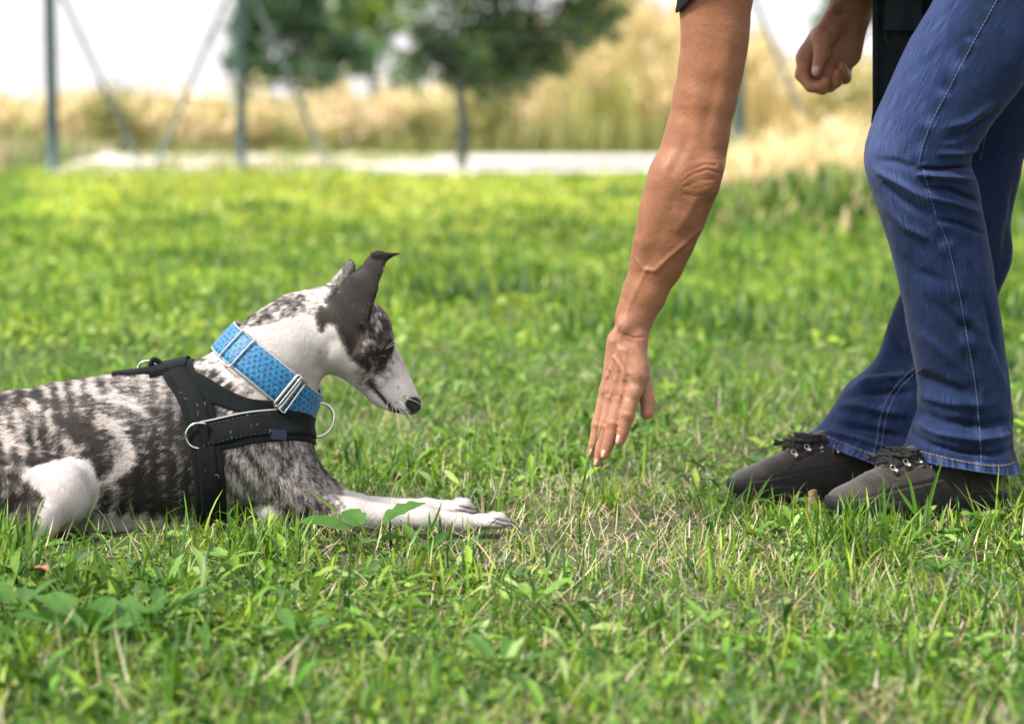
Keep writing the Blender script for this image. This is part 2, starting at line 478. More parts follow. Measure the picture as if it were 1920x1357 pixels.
class Bag:
    """collects blades and leaves into one mesh of triangles and quads with colour"""
    def __init__(s): s.V = []; s.Q = []; s.T = []; s.C = []; s.n = 0
    def add(s, res, col, petal=1):
        V, Q, T, m = res
        s.V.append(V); s.Q.append(Q + s.n); s.T.append(T + s.n); s.n += len(V)
        if petal == 1: c = np.repeat(col, m, 0)
        else: c = np.concatenate([np.repeat(col, m // petal, 0)] * petal, 0)
        s.C.append(c)
    def build(s, name, m_, smooth=True):
        return mk(name, np.vstack(s.V), [np.vstack(s.Q), np.vstack(s.T)], m_, color=np.clip(np.vstack(s.C), 0.003, 0.9), smooth=smooth)
GREENS = np.array([(0.132, 0.285, 0.020), (0.058, 0.160, 0.016), (0.27, 0.39, 0.035), (0.026, 0.085, 0.022), (0.23, 0.35, 0.15)])
STRAW = np.array([(0.52, 0.44, 0.30), (0.62, 0.55, 0.42), (0.32, 0.23, 0.12), (0.44, 0.40, 0.19)])
def pick(pal, n, rs, p=None, jit=0.18):
    return pal[rs.choice(len(pal), n, p=p)] * rs.uniform(1 - jit, 1 + jit, (n, 1)) * rs.uniform(0.93, 1.07, (n, 3))
m_blade = mat("grass_blade_green", attr=True, rough=0.42, spec=0.35, trans=0.38)
m_leafm = mat("soft_leaf", attr=True, rough=0.5, spec=0.3, trans=0.30, bump=(350, 0.3))
m_dry = mat("dry_stem", attr=True, rough=0.7, spec=0.2, trans=0.2)

# ---- fence of round steel posts with raking braces
fence = empty("fence", "grey steel fence of round posts with slanting braces behind the lawn", "fence", tuple(G(453, 312)))
m_post = mat("blue_grey_steel", (0.040, 0.082, 0.088), 0.45, 0.3, noise=(4, 0.2), spec=0.5)
m_brace = mat("galvanised_steel", (0.12, 0.165, 0.165), 0.5, 0.3, noise=(6, 0.2))
FY = 20.0
def rod(name, a, b, r, m_, par):
    v, f_ = tube(np.linspace(a, b, 6), r, 12); adopt(mk_t(name, v, f_, mat=m_), par)
fx = {}
for px_, w_ in ((99, 0.052), (453, 0.040), (1384, 0.042)):
    x = W(px_, 300, FY - Y0)[0]; fx[px_] = x
    rod("post", [x, FY, -0.1], [x, FY, 2.35], w_, m_post, fence)
    v, f_ = tube([[x, FY, 2.35], [x, FY, 2.37], [x, FY, 2.385]], [w_ * 1.1, w_ * 1.05, w_ * 0.4], 12); adopt(mk_t("post_cap", v, f_, mat=m_post), fence)
for px_, sg in ((99, 1), (453, -1), (453, 1), (1384, 1)):
    x = fx[px_]; rod("brace", [x + sg * 0.04, FY, 1.58], [x + sg * 0.72, FY + 0.05, 0.02], 0.020, m_brace, fence)
x0_ = fx[99] - 1.6
for z in (0.12, 1.1, 2.25):
    rod("wire", [-12, FY - 0.03, z], [12, FY - 0.03, z], 0.0022, m_brace, fence)
rod("post", [-8.5, FY, -0.1], [-8.5, FY, 2.35], 0.04, m_post, fence); rod("post", [6.2, FY, -0.1], [6.2, FY, 2.35], 0.04, m_post, fence)

# ---- trees
def leaf_cloud(cl, n, rs, size, cols):
    """cl: list of (centre, radii) blobs -> many small leaves gathered in twig clumps"""
    V = []; tot = sum(r[0] * r[1] * r[2] for _, r in cl) 
    bag = Bag(); tw = []
    for c, r in cl:
        k = max(60, int(n * r[0] * r[1] * r[2] / tot)); nc = max(6, k // 45)
        d = rs.randn(nc, 3); d /= np.linalg.norm(d, axis=1, keepdims=True); cc = np.array(c) + d * np.array(r) * (rs.rand(nc, 1) ** 0.45)
        tw += list(cc[:: max(1, nc // 5)])
        idx = rs.randint(0, nc, k); cs = rs.uniform(0.10, 0.22, nc)[idx][:, None] * min(1.4, max(r))
        p = cc[idx] + rs.randn(k, 3) * cs * 0.75
        tone = rs.uniform(0.65, 1.35, nc)[idx][:, None]
        col = cols[rs.choice(len(cols), k)] * tone * rs.uniform(0.8, 1.2, (k, 1))
        bag.add(leaves(p, rs.uniform(0.7, 1.3, k) * size, rs.uniform(0, 6.28, k), rs.uniform(-1.2, 0.8, k), rs.uniform(-0.8, 0.8, k), 'oval'), col)
    return bag, tw
m_bark = mat("grey_bark", (0.060, 0.080, 0.070), 0.9, noise=(8, 0.4), bump=(30, 1.0))
m_crown = mat("tree_leaves", attr=True, rough=0.5, spec=0.3, trans=0.45)
def tree(px_, Y, r0, blobs, n, size, cols, label, seed, fork=0.9):
    rs = np.random.RandomState(seed); x = W(px_, 300, Y - Y0)[0]; ppm = FPX / Y
    cl = [(W(bx, by, Y - Y0 + rs.uniform(-.3, .3)), (rx / ppm, max(rx, rz) / ppm * 0.8, rz / ppm)) for bx, by, rx, rz in blobs]
    t = empty("tree", label, "tree", (x, Y, 0), "trees beyond the lawn")
    bag, tw = leaf_cloud(cl, n, rs, size, cols)
    top = max(c[2] for c, r in cl)
    parts = [tube(spline([[x, Y, -0.1], [x + 0.03, Y, fork * .5], [x, Y, fork], [x + .1, Y, (fork + top) / 2], [x, Y, top]], 20), np.linspace(r0 * 1.3, r0 * 0.25, 20), 10, caps=False)]
    for p in tw[:46]:
        z0 = min(max(fork, p[2] - 0.5 * abs(p[0] - x)), top * 0.8)
        a = np.array([x, Y, z0]); m = (a + p) / 2 + rs.randn(3) * 0.06 + [0, 0, .06]
        parts.append(tube(spline([a, m, p], 8), np.linspace(r0 * 0.35, 0.008, 8), 6, caps=False))
    v, f_ = join(parts); adopt(mk("trunk", v, f_, m_bark), t); adopt(bag.build("crown", m_crown), t)
    return t
DARKG = np.array([(0.100, 0.195, 0.105), (0.125, 0.235, 0.100), (0.085, 0.16, 0.10)]); MIDG = np.array([(0.19, 0.27, 0.05), (0.24, 0.33, 0.06), (0.14, 0.22, 0.055)])
tree(462, 34, 0.07, [(520, 60, 100, 90), (480, 130, 74, 50), (575, 138, 96, 34), (660, 95, 66, 44), (540, -60, 90, 70), (470, 10, 35, 60), (600, 20, 60, 60), (640, 100, 50, 22), (520, -190, 110, 90)], 14000, 0.11, DARKG * 1.1, "dark green tree with a low drooping crown behind the second fence post", 1)
tree(700, 42, 0.08, [(640, 60, 90, 66), (725, 15, 80, 60), (690, 70, 60, 44), (660, -40, 100, 60), (640, 112, 50, 22), (700, -150, 130, 90)], 12000, 0.11, MIDG * 1.5, "lighter yellow green tree between the two dark crowns", 2, fork=1.2)
tree(863, 20.6, 0.040, [(880, 60, 120, 85), (790, 122, 80, 46), (960, 70, 110, 76), (1080, 40, 100, 66), (930, 146, 116, 42), (1040, 120, 70, 46), (760, 100, 44, 50), (1150, 30, 60, 50),  (860, -60, 140, 80), (1010, -70, 130, 70), (770, 150, 34, 22), (1020, 110, 50, 30), (900, -200, 190, 110)], 23000, 0.070, np.vstack([DARKG, DARKG, MIDG * .7]), "small dark tree on a thin trunk at the edge of the pale path", 3, fork=0.75)
tree(1170, 36, 0.07, [(1150, 20, 60, 60), (1120, -50, 90, 60), (1185, 60, 30, 34), (1090, 60, 60, 40), (1160, -160, 110, 80)], 13000, 0.12, MIDG * 1.3, "mid green tree rising over the tallest dry grass, beside the reaching arm", 4, fork=1.1)
tree(1570, 44, 0.08, [(1560, 25, 42, 40), (1590, -40, 70, 60), (1530, 45, 22, 18), (1640, 10, 60, 60), (1600, -150, 110, 90)], 10000, 0.13, DARKG * 1.3, "dark tree far off behind the hanging hand", 5, fork=1.0)

# ---- tall dry weeds beyond the path
rs = np.random.RandomState(21)
WX = np.array([-200, 0, 100, 180, 270, 420, 560, 700, 820, 900, 960, 1010, 1080, 1150, 1200, 1270, 1420, 1500, 1600, 1750, 1920, 2200]); WT = np.array([205, 204, 212, 190, 194, 212, 210, 196, 180, 150, 108, 90, 82, 50, 80, 64, 116, 134, 144, 132, 122, 122])
def weeds(n, y0, y1, fl, sc, cols, hs=1.0, w=(0.008, 0.02), name="dry_grass", label=None, m_=m_dry, lo=-900, hi=2700, k=(-.3, .9)):
    y = rs.uniform(y0, y1, n); px_ = rs.uniform(lo, hi, n); x = (px_ - 960) / FPX * y
    top = np.interp(px_, WX, WT); H = CAM_H + (180 - top) / (FPX / y)
    H = H * hs * (0.62 + 0.42 * rs.rand(n)) * (1 + 0.26 * vnoise(np.stack([x, y * .3, 0 * x], -1), 2.6, 3) + 0.14 * vnoise(np.stack([x, y * .3, 0 * x], -1), 7, 4))
    b = Bag(); b.add(blades(np.stack([x, y, 0 * x], -1), np.maximum(H, .1), rs.uniform(*w, n), rs.uniform(0, 6.28, n), rs.uniform(0, .18, n), rs.uniform(k[0], k[1], n), S=3), cols(x, y, px_, n))
    return b, x, y, H, px_
TAN = np.array([(0.72, 0.56, 0.34), (0.80, 0.70, 0.50), (0.55, 0.42, 0.23), (0.62, 0.58, 0.32)])
b1, x, y, H, px_ = weeds(37000, 26.2, 33, 0, 1, lambda x, y, p, n: pick(TAN, n, rs) * (1 + 0.28 * vnoise(np.stack([x, y, x * 0], -1), 1.6, 8))[:, None] * (1 + np.clip(vnoise(np.stack([x, y, x * 0], -1), 0.9, 18), 0, 1)[:, None] * np.array([-0.45, -0.18, -0.45])) * (1 + sstep(p, 900, 1150)[:, None] * np.array([0.05, 0.02, -0.25])))
k = rs.rand(len(x)) < 0.40; nk = k.sum()
hp = np.stack([x[k] + rs.randn(nk) * .03, y[k], H[k] * 0.93], -1)
for j in range(4):
    b1.add(leaves(hp + rs.randn(nk, 3) * [0.03, 0.03, 0.05], rs.uniform(0.05, 0.10, nk), rs.uniform(0, 6.28, nk), rs.uniform(0.2, 1.4, nk), rs.uniform(-.8, .8, nk), 'oval'), pick(TAN * 1.12, nk, rs))
for j in range(230):          # bushy weeds, docks and goldenrod standing among the stems
    q_ = rs.uniform(-200, 2150); yy = rs.uniform(26.1, 31); xx = (q_ - 960) / FPX * yy; hh_ = (CAM_H + (180 - np.interp(q_, WX, WT)) / (FPX / yy)) * rs.uniform(0.35, 1.08); rr_ = rs.uniform(.10, .30)
    kk = int(260 * rr_ / .2); pp = np.array([xx, yy, hh_ - rr_ * .6]) + rs.randn(kk, 3) * [rr_ * .6, rr_ * .6, rr_ * .75]; pp[:, 2] = np.maximum(pp[:, 2], .02)
    pal = [TAN * 1.1, np.array([(0.42, 0.40, 0.16), (0.30, 0.32, 0.10)]), TAN, np.array([(0.20, 0.24, 0.07), (0.34, 0.34, 0.12)])][rs.randint(4)]
    b1.add(leaves(pp, rs.uniform(.05, .12, kk), rs.uniform(0, 6.28, kk), rs.uniform(-.5, 1.4, kk), rs.uniform(-.8, .8, kk), 'oval'), pick(pal, kk, rs) * rs.uniform(.8, 1.15))
for j in range(120):          # plumed stalks that break the skyline
    q_ = rs.choice([rs.uniform(930, 1300), rs.uniform(1400, 1700), rs.uniform(-150, 950)], p=[.5, .2, .3]); yy = rs.uniform(26.2, 29); xx = (q_ - 960) / FPX * yy
    hh_ = (CAM_H + (180 - np.interp(q_, WX, WT)) / (FPX / yy)) * rs.uniform(0.85, 1.30); kk = 170
    pp = np.array([xx, yy, hh_ - .14]) + rs.randn(kk, 3) * [0.035, 0.035, 0.13]
    b1.add(leaves(pp, rs.uniform(.04, .08, kk), rs.uniform(0, 6.28, kk), rs.uniform(.2, 1.5, kk), rs.uniform(-.8, .8, kk), 'oval'), pick(np.array([(0.80, 0.66, 0.36), (0.78, 0.70, 0.42), (0.60, 0.52, 0.22)]), kk, rs))
tag(b1.build("dry_grass", m_dry), kind="stuff")
b2, *_ = weeds(13000, 25.7, 30, 0, 1, lambda x, y, p, n: pick(np.array([(0.30, 0.33, 0.12), (0.36, 0.36, 0.14), (0.20, 0.26, 0.08)]), n, rs), hs=0.42, w=(0.015, 0.03))
tag(b2.build("green_undergrowth", m_blade), kind="stuff")
# heap of cut hay on the right, with rank green growth in front of it
n = 9000; px_ = rs.uniform(1350, 2050, n); y = rs.uniform(15.2, 18.5, n); x = (px_ - 960) / FPX * y
mh = (0.10 + 0.34 * np.exp(-((px_ - 1560) / 150) ** 2) * np.exp(-((y - 17.2) / 1.0) ** 2) + 0.30 * np.exp(-((px_ - 1850) / 160) ** 2) * np.exp(-((y - 17) / 1.0) ** 2)) * (1 + 0.4 * vnoise(np.stack([x, y, x * 0], -1), 2.4, 3))
b = Bag(); b.add(blades(np.stack([x, y, mh * rs.rand(n)], -1), rs.uniform(.15, .4, n), rs.uniform(.01, .02, n), rs.uniform(0, 6.28, n), rs.uniform(0.7, 1.5, n), rs.uniform(0, .9, n), S=2), pick(TAN * 1.15, n, rs))
tag(b.build("cut_hay", m_dry), kind="stuff")
n = 6500; px_ = rs.uniform(1290, 2100, n); y = rs.uniform(10.5, 16.4, n); x = (px_ - 960) / FPX * y
hh = 0.07 + 0.19 * np.clip(vnoise(np.stack([x, y, x * 0], -1), 2.0, 12) + .4, 0, 1)
b = Bag(); b.add(blades(np.stack([x, y, x * 0], -1), hh * rs.uniform(.6, 1.2, n), rs.uniform(.012, .03, n), rs.uniform(0, 6.28, n), rs.uniform(0, .5, n), rs.uniform(0, 1.2, n), S=3), pick(np.vstack([GREENS[[1, 3, 1, 0, 2]], TAN[:1] * .8]), n, rs))
tag(b.build("rank_grass", m_blade), kind="stuff")
# ================================================================ the dog
dog = empty("dog", "brindle and white sighthound lying in the grass in a blue collar and black harness", "dog", (-0.55, Y0, 0.0))
def build_dog():
    f = Field((-1.20, 3.17, -0.015), (0.045, 3.76, 0.425), 0.0028)
    c = lambda a, b, ra, rb, k=0.02, **kw: f.cap(W(*a), W(*b), ra * PX, rb * PX, k, **kw)
    Yv = (0, 1, 0)
    # trunk: deep chest narrowing to the loin
    c((350, 853, 0), (200, 866, 0), 152, 143, 0.03, flat=Yv, f=0.72)
    c((200, 866, 0), (40, 868, 0.005), 143, 130, 0.03, flat=Yv, f=0.74)
    c((40, 868, 0.005), (-160, 876, 0.01), 130, 100, 0.03, flat=Yv, f=0.8)
    c((-160, 876, 0.01), (-270, 890, 0.01), 100, 88, 0.03, flat=Yv, f=0.85)
    c((350, 850, 0), (452, 838, 0), 148, 128, 0.03, flat=Yv, f=0.72)
    c((452, 838, 0), (492, 868, 0), 112, 88, 0.03, flat=Yv, f=0.8)
    # spine ridge and withers
    c((100, 752, 0), (340, 728, 0), 26, 34, 0.03)
    # neck
    c((398, 788, 0), (492, 722, 0), 106, 100, 0.03, flat=Yv, f=0.66)
    c((492, 722, 0), (519, 664, 0), 100, 80, 0.02, flat=Yv, f=0.70)
    c((519, 664, 0), (566, 630, 0), 80, 77, 0.02, flat=Yv, f=0.68)
    c((566, 630, 0), (610, 610, 0), 77, 68, 0.02, flat=Yv, f=0.7)
    # skull, brow and muzzle
    c((628, 606, 0.0), (673, 622, 0.008), 66, 62, 0.02, flat=Yv, f=0.86)
    c((640, 648, -0.012), (665, 660, -0.008), 47, 45, 0.02)
    c((640, 648, 0.016), (665, 660, 0.018), 47, 45, 0.02)
    c((668, 645, 0.008), (706, 692, 0.012), 60, 49, 0.018, flat=Yv, f=0.72)
    c((706, 692, 0.012), (738, 730, 0.016), 47, 35, 0.015, flat=Yv, f=0.72)
    c((738, 730, 0.016), (764, 753, 0.02), 35, 24, 0.012, flat=Yv, f=0.8)
    c((712, 738, 0.014), (745, 758, 0.018), 21, 13, 0.012, flat=Yv, f=0.9)       # lower jaw
    f.ell(W(772, 760, 0.021), (18 * PX, 13 * PX, 17 * PX), k=0.006)             # nose
    f.ell(W(716, 646, -0.012), (22 * PX, 14 * PX, 20 * PX), k=0.012)              # brow over the eye
    f.ell(W(718, 668, -0.012), (13 * PX, 9 * PX, 8 * PX), k=0.006)              # closed lids
    # shoulders and upper arm, near side
    c((455, 860, -0.045), (545, 940, -0.062), 80, 55, 0.03, flat=Yv, f=0.62)
    c((520, 850, -0.03), (572, 935, -0.045), 62, 45, 0.03, flat=Yv, f=0.7)
    c((548, 945, -0.062), (580, 972, -0.072), 50, 34, 0.02, flat=Yv, f=0.75)      # elbow
    c((588, 955, -0.060), (660, 966, -0.075), 36, 29, 0.02)
    c((660, 966, -0.075), (800, 973, -0.085), 29, 20, 0.015)
    c((800, 973, -0.085), (868, 980, -0.088), 20, 16, 0.012)
    c((868, 980, -0.088), (912, 978, -0.088), 17, 17, 0.01, flat=(0, 0, 1), f=0.9)
    for dy_, px_, py_ in ((-0.106, 938, 984), (-0.096, 949, 980), (-0.084, 949, 976), (-0.073, 936, 974)):
        c((903, 979, (dy_ - 0.088) / 2), (px_ - 12, py_ - 5, dy_), 11, 10.5, 0.004)
        c((px_ - 12, py_ - 5, dy_), (px_, py_ + 1, dy_), 10.5, 8, 0.003)
    # far foreleg
    c((520, 850, 0.035), (590, 925, 0.045), 58, 42, 0.03, flat=Yv, f=0.7)
    c((590, 925, 0.045), (660, 950, 0.035), 36, 24, 0.02)
    c((660, 950, 0.035), (800, 953, 0.02), 22, 17, 0.015)
    c((800, 953, 0.02), (845, 955, 0.015), 17, 17, 0.01)
    for dy_, px_, py_ in ((0.0, 872, 962), (0.011, 882, 957), (0.024, 882, 952), (0.035, 870, 950)):
        c((838, 955, (dy_ + 0.015) / 2), (px_ - 10, py_ - 8, dy_), 10.5, 10, 0.004)
        c((px_ - 10, py_ - 8, dy_), (px_ + 2, py_ + 1, dy_), 10, 7, 0.003)
    # near hind leg: thigh, knee, shank folded back, long foot laid forward in the grass
    c((-120, 905, -0.06), (40, 934, -0.098), 108, 76, 0.03, flat=Yv, f=0.6)
    c((40, 934, -0.092), (106, 924, -0.096), 76, 64, 0.03, flat=Yv, f=0.55)
    c((100, 940, -0.108), (60, 990, -0.14), 46, 28, 0.025)
    c((70, 985, -0.15), (-110, 1030, -0.17), 34, 22, 0.015)
    c((-110, 1035, -0.18), (20, 1058, -0.21), 18, 15, 0.01)
    c((20, 1060, -0.22), (70, 1070, -0.235), 16, 17, 0.01)
    for dy_, px_, py_ in ((-0.252, 108, 1078), (-0.238, 118, 1074), (-0.224, 112, 1068)):
        c((70, 1066, (dy_ - 0.235) / 2), (px_, py_, dy_), 13, 10, 0.004)
    # far hind leg, hidden behind
    c((-120, 890, 0.07), (40, 925, 0.10), 95, 60, 0.02, flat=Yv, f=0.7)
    c((40, 930, 0.105), (-110, 965, 0.12), 40, 20, 0.015)
    c((-110, 965, 0.12), (60, 970, 0.15), 18, 15, 0.01)
    # tail, out of the picture on the left
    f.chain([W(-300, 880, 0.01), W(-370, 935, 0.0), W(-400, 975, -0.08)], [0.022, 0.013, 0.008], 0.02)
    # ears: near one pricked with the tip bent forward, far one behind it
    def ear(pts, rs, f_, nrm):
        for i in range(len(pts) - 1):
            f.cap(W(*pts[i]), W(*pts[i + 1]), rs[i] * PX, rs[i + 1] * PX, 0.007, flat=nrm, f=f_)
    ear([(640, 578, -0.034), (668, 530, -0.042), (694, 496, -0.046)], [30, 17, 10], 0.24, (0.35, 1, 0.1))
    ear([(664, 584, -0.036), (682, 540, -0.046), (700, 505, -0.05), (710, 486, -0.05)], [36, 27, 19, 17], 0.24, (0.35, 1, 0.1))
    f.cap(W(706, 482, -0.050), W(726, 480, -0.052), 13 * PX, 8 * PX, 0.005, flat=(0.25, 0.9, 1.0), f=0.5)
    f.cap(W(726, 480, -0.052), W(748, 475, -0.052), 7 * PX, 3 * PX, 0.004, flat=(0, 0.3, 1.0), f=0.8)
    ear([(628, 560, 0.040), (645, 530, 0.048), (654, 506, 0.050), (657, 497, 0.050)], [30, 21, 13, 10], 0.26, (0.2, 1, 0))
    # conch hollow of the near ear base, mouth line
    V, F = f.mesh()
    V = relax(V, F, 2, 0.45)
    N = vnormals(V, F)
    px, py = topx(V); front = sstep(-N[:, 1], -0.1, 0.5)
    disp = np.zeros(len(V))
    def groove(poly, w, amp):
        d, t = polydist(px, py, poly)
        return -amp * np.exp(-(d / w) ** 2) * front
    disp += groove([(692, 717), (703, 728), (714, 742), (728, 758), (740, 769), (752, 771)], 4.5, 0.0042)
    disp += -groove([(700, 706), (716, 728), (734, 750), (752, 764)], 10, 0.0018)
    disp += groove([(706, 668), (720, 668), (731, 660)], 3.5, 0.0025)
    disp += groove([(778, 757), (785, 762), (783, 770)], 3.5, 0.004)
    # ribs, shoulder blade, muscle of the thigh, folds by the elbow
    for x0 in (180, 215, 250, 285, 318):
        disp += -groove([(x0, 770), (x0 + 12, 850), (x0 - 12, 940)], 9, 0.0011) * (px < 345)
    disp += groove([(178, 800), (185, 870), (190, 930)], 24, 0.006)
    disp += groove([(430, 985), (470, 955), (500, 948)], 14, 0.006)
    disp += groove([(440, 830), (500, 900), (555, 985)], 14, 0.0035) 
    disp += -groove([(470, 850), (520, 900), (560, 950)], 16, 0.003)
    disp += groove([(600, 690), (612, 665), (622, 640)], 12, 0.003)
    disp += groove([(0, 868), (60, 872), (110, 862)], 9, 0.003)
    for q_ in ([(922, 972), (945, 976), (962, 981)], [(918, 979), (940, 984), (955, 988)], [(858, 948), (872, 951), (888, 955)], [(856, 956), (872, 960), (886, 963)]):
        disp += groove(q_, 2.4, 0.0026)
    disp += 0.0012 * fbm(V, 28, 2, 4) * sstep(px, 640, 560)
    V = V + N * disp[:, None]
    return V, F
dogV, dogF = build_dog()
dogN = vnormals(dogV, dogF)

KNEE = [(40, 888), (92, 866), (132, 856), (168, 864), (186, 900), (184, 945), (160, 988), (112, 1006), (66, 1028), (60, 1000), (76, 962), (88, 930), (74, 912)]
HEADDARK = [(592, 590), (601, 617), (606, 619), (618, 604), (632, 610), (645, 640), (655, 660), (663, 676), (679, 686), (703, 700), (722, 690), (736, 668), (741, 634), (738, 600), (728, 580), (706, 556), (716, 500), (752, 470), (700, 458), (672, 496), (650, 530), (620, 556)]
FAREAR = [(640, 484), (668, 484), (676, 500), (655, 530), (628, 548), (618, 540), (640, 515)]
def coat(P):
    """brindle and white coat; returns darkness 0..1 and warm tint 0..1 at points on the dog"""
    px, py = topx(P)
    w1 = fbm(P, 22, 3, 1); w2 = fbm(P, 60, 3, 2); w3 = fbm(P, 160, 2, 3)
    w4 = vnoise(P * [80, 80, 330], 1, 61) * 0.6 + vnoise(P * [170, 170, 600], 1, 62) * 0.4; w5 = vnoise(P * [330, 150, 90], 1, 63) * 0.6 + vnoise(P * [600, 200, 170], 1, 64) * 0.4
    # brindle stripes of the trunk: arcs that bow towards the shoulder
    rr = np.hypot((px + 60) * 1.0, (py - 850) * 0.62)
    ph = rr / 4.6 + 2.3 * w1 + 1.0 * w2
    st = 0.5 + 0.5 * np.sin(ph) * 0.9 + 0.35 * w2
    dark = 0.60 + 0.66 * (st - 0.42) * (0.75 + 0.9 * fbm(P, 9, 2, 44)) + 0.26 * w3 + 0.04 * w1 + 0.08 * w2
    dark += 0.15 * sstep(px, 215, 300) * sstep(px, 470, 400) * sstep(py, 720, 780)
    dark -= 0.20 * sstep(py, 762, 722) * sstep(px, 400, 330)
    # light arcs
    for poly, w, a in (([(196, 782), (232, 812), (244, 850), (232, 880), (212, 895)], 13, 0.75),
                       ([(92, 772), (104, 800), (128, 832), (150, 850)], 10, 0.55),
                       ([(60, 760), (40, 790), (20, 830)], 12, 0.35), ([(0, 800), (30, 840), (55, 860)], 12, 0.5),
                       ([(240, 745), (280, 762), (300, 790)], 9, 0.3), ([(150, 735), (200, 738), (250, 752), (280, 772)], 8, 0.35)):
        d, t = polydist(px + 14 * w2 + 8 * w4, py + 14 * w1 + 8 * w2, poly)
        dark -= a * np.exp(-(d / w) ** 2)
    for poly, w, a in (([(115, 790), (150, 800), (180, 830), (190, 870)], 16, 0.5), ([(0, 745), (60, 745), (110, 752)], 9, 0.3),
                       ([(250, 900), (300, 930), (340, 960)], 40, 0.3), ([(40, 860), (80, 862), (110, 858)], 7, 0.6)):
        d, t = polydist(px + 10 * w2, py + 10 * w1, poly)
        dark += a * np.exp(-(d / w) ** 2)
    # shoulder and fore quarter: streaks running down towards the elbow
    sh = sstep(px, 400, 430) * sstep(py, 800, 830)
    q = (px * 0.80 - (py - 900) * 0.52)
    st2 = 0.5 + 0.5 * np.sin(q / 5.2 + 2.4 * w1 + 1.4 * w2)
    dark = dark * (1 - sh) + sh * (0.44 + 0.66 * (st2 - 0.45) * (0.7 + 1.2 * fbm(P, 12, 2, 45)) + 0.22 * w3 + 0.12 * w1 + 0.20 * sstep(px, 480, 560) * sstep(py, 920, 980))
    # neck base: sparse flecks; white next to the collar
    nb = sstep(py + 0.9 * (px - 400), 852, 800) * sstep(px, 330, 360)
    cd = (px - 512) * 0.69 - (py - 697) * 0.72          # along the neck, 0 at the collar
    nk = sstep(cd, -125, -100)
    dn = 0.46 + 0.55 * w2 + 0.35 * w3 + 0.45 * vnoise(P @ np.array([[.8, 0, .6], [0, 1, 0], [-.6, 0, .8]]).T * [90, 90, 380], 1, 71) - 0.55 * sstep(cd, -78, -50)
    up_neck = sstep(py - (613 - (px - 508) * 0.18), 6, -16)
    dn2 = np.where(cd > 20, (0.12 + 0.34 * up_neck + 0.7 * w3 * up_neck + 0.5 * w2 * up_neck) - 0.75 * (1 - up_neck), dn)
    m = nk * sstep(px, 345, 375) * (1 - sh)
    dark = dark * (1 - m) + dn2 * m
    dark = 0.47 + 0.95 * (dark - 0.50) + 0.44 * (w4 * (1 - sh) + w5 * sh) * sstep(dark, 1.25, 0.7)
    dark = np.maximum(dark, 0.15 * (1 - m))
    # belly and breast white
    wob = 10 * w2 + 14 * w1
    wh = sstep(py + wob, 950, 982) * sstep(px, 130, 190) * sstep(px, 545, 470)
    wh = np.maximum(wh, sstep(sdpoly(px + wob * .5, py + wob * .5, [(430, 1010), (425, 985), (470, 955), (500, 948), (520, 965), (500, 1020)]), -6, 6))
    dark -= 1.0 * wh
    # forelegs white with a few flecks above
    leg = sstep(px + 0.5 * wob, 610, 672) * sstep(py, 900, 930)
    dark = dark * (1 - leg) - 0.3 * leg + 0.25 * w3 * leg * sstep(px, 700, 640)
    dark = np.where((px > 600) & (py > 900), np.minimum(dark, 0.42 + 0.5 * w3 - 0.3 * leg), dark)
    # head
    hd = px > 585
    hd = sstep(px, 575, 600) * (py < 820)
    dd = sdpoly(px + 5 * w2, py + 5 * w2, HEADDARK)
    ear_ = sstep(py, 610, 560) * sstep(px, 600, 640) * sstep(px - 0.55 * (py - 470), 742, 722)
    hdark = sstep(dd, -7, 6) * (0.92 + 0.35 * ear_ + 0.55 * fbm(P, 95, 2, 9) * sstep(px, 680, 700) * sstep(py, 560, 590))
    hdark = hdark - 0.62 * sstep(dd, -7, 6) * (0.6 + w3) * np.exp(-(polydist(px + 4 * w2, py, [(706, 572), (702, 610), (694, 636), (680, 650), (672, 668)])[0] / 11) ** 2)
    hst = vnoise(P * [330, 100, 100], 1, 72) * .6 + vnoise(P * [600, 200, 180], 1, 73) * .4
    hdark -= 0.75 * sstep(dd, -7, 6) * np.clip(hst + 0.12, 0, 1) * sstep(px, 668, 690) * sstep(py, 545, 575)
    hdark -= 0.9 * ear_ * sstep(py, 515, 560) * np.clip(hst * .6 + w2 * .8 - 0.02, 0, 1)
    hdark += 0.22 * sstep(dd, -50, -4) * sstep(py, 640, 690) * sstep(px, 655, 680) * (1 + 1.5 * w3)
    hdark += 0.35 * np.exp(-(np.hypot(px - 697, py - 712) / 20) ** 2) * (0.6 + w3)
    hdark += sstep(sdpoly(px, py, FAREAR), -4, 4) * 0.55
    hdark += 1.1 * np.exp(-(polydist(px, py, [(692, 717), (703, 728), (714, 742), (728, 758), (740, 769), (750, 772)])[0] / 3.2) ** 2)
    hdark += 1.2 * np.exp(-(polydist(px, py, [(704, 666), (720, 668), (733, 656), (733, 645)])[0] / 5.0) ** 2)
    hdark += 0.22 * np.exp(-(np.hypot((px - 601), (py - 657)) / 4) ** 2)
    top = sstep(py - 600, 5, -30) * sstep(px, 660, 600)
    hdark += top * (0.22 + 0.8 * w3 + 0.35 * w2)
    # whisker spots and freckles
    sp_ = (vnoise(P, 330, 21) > 0.62) & (np.hypot((px - 748) / 26, (py - 742) / 18) < 1)
    hdark += 0.55 * sp_
    nose = sstep(np.hypot((px - 776) / 17.5, (py - 762) / 19.5), 1.06, 0.86)
    hdark = np.maximum(hdark, 1.25 * nose)
    dark = dark * (1 - hd) + hdark * hd
    # the rear: thigh brindled, knee white
    kd = sdpoly(px + 6 * w2, py + 6 * w2, KNEE)
    nearside = P[:, 1] < Y0 - 0.045
    dark = np.where(nearside, dark - 1.3 * sstep(kd, -6, 5), dark)
    dark = np.where(nearside & (px < 120), dark + 0.35 * sstep(kd, -4, -16) * sstep(py, 915, 935), dark)
    foot = (py > 1040) & (px < 220)
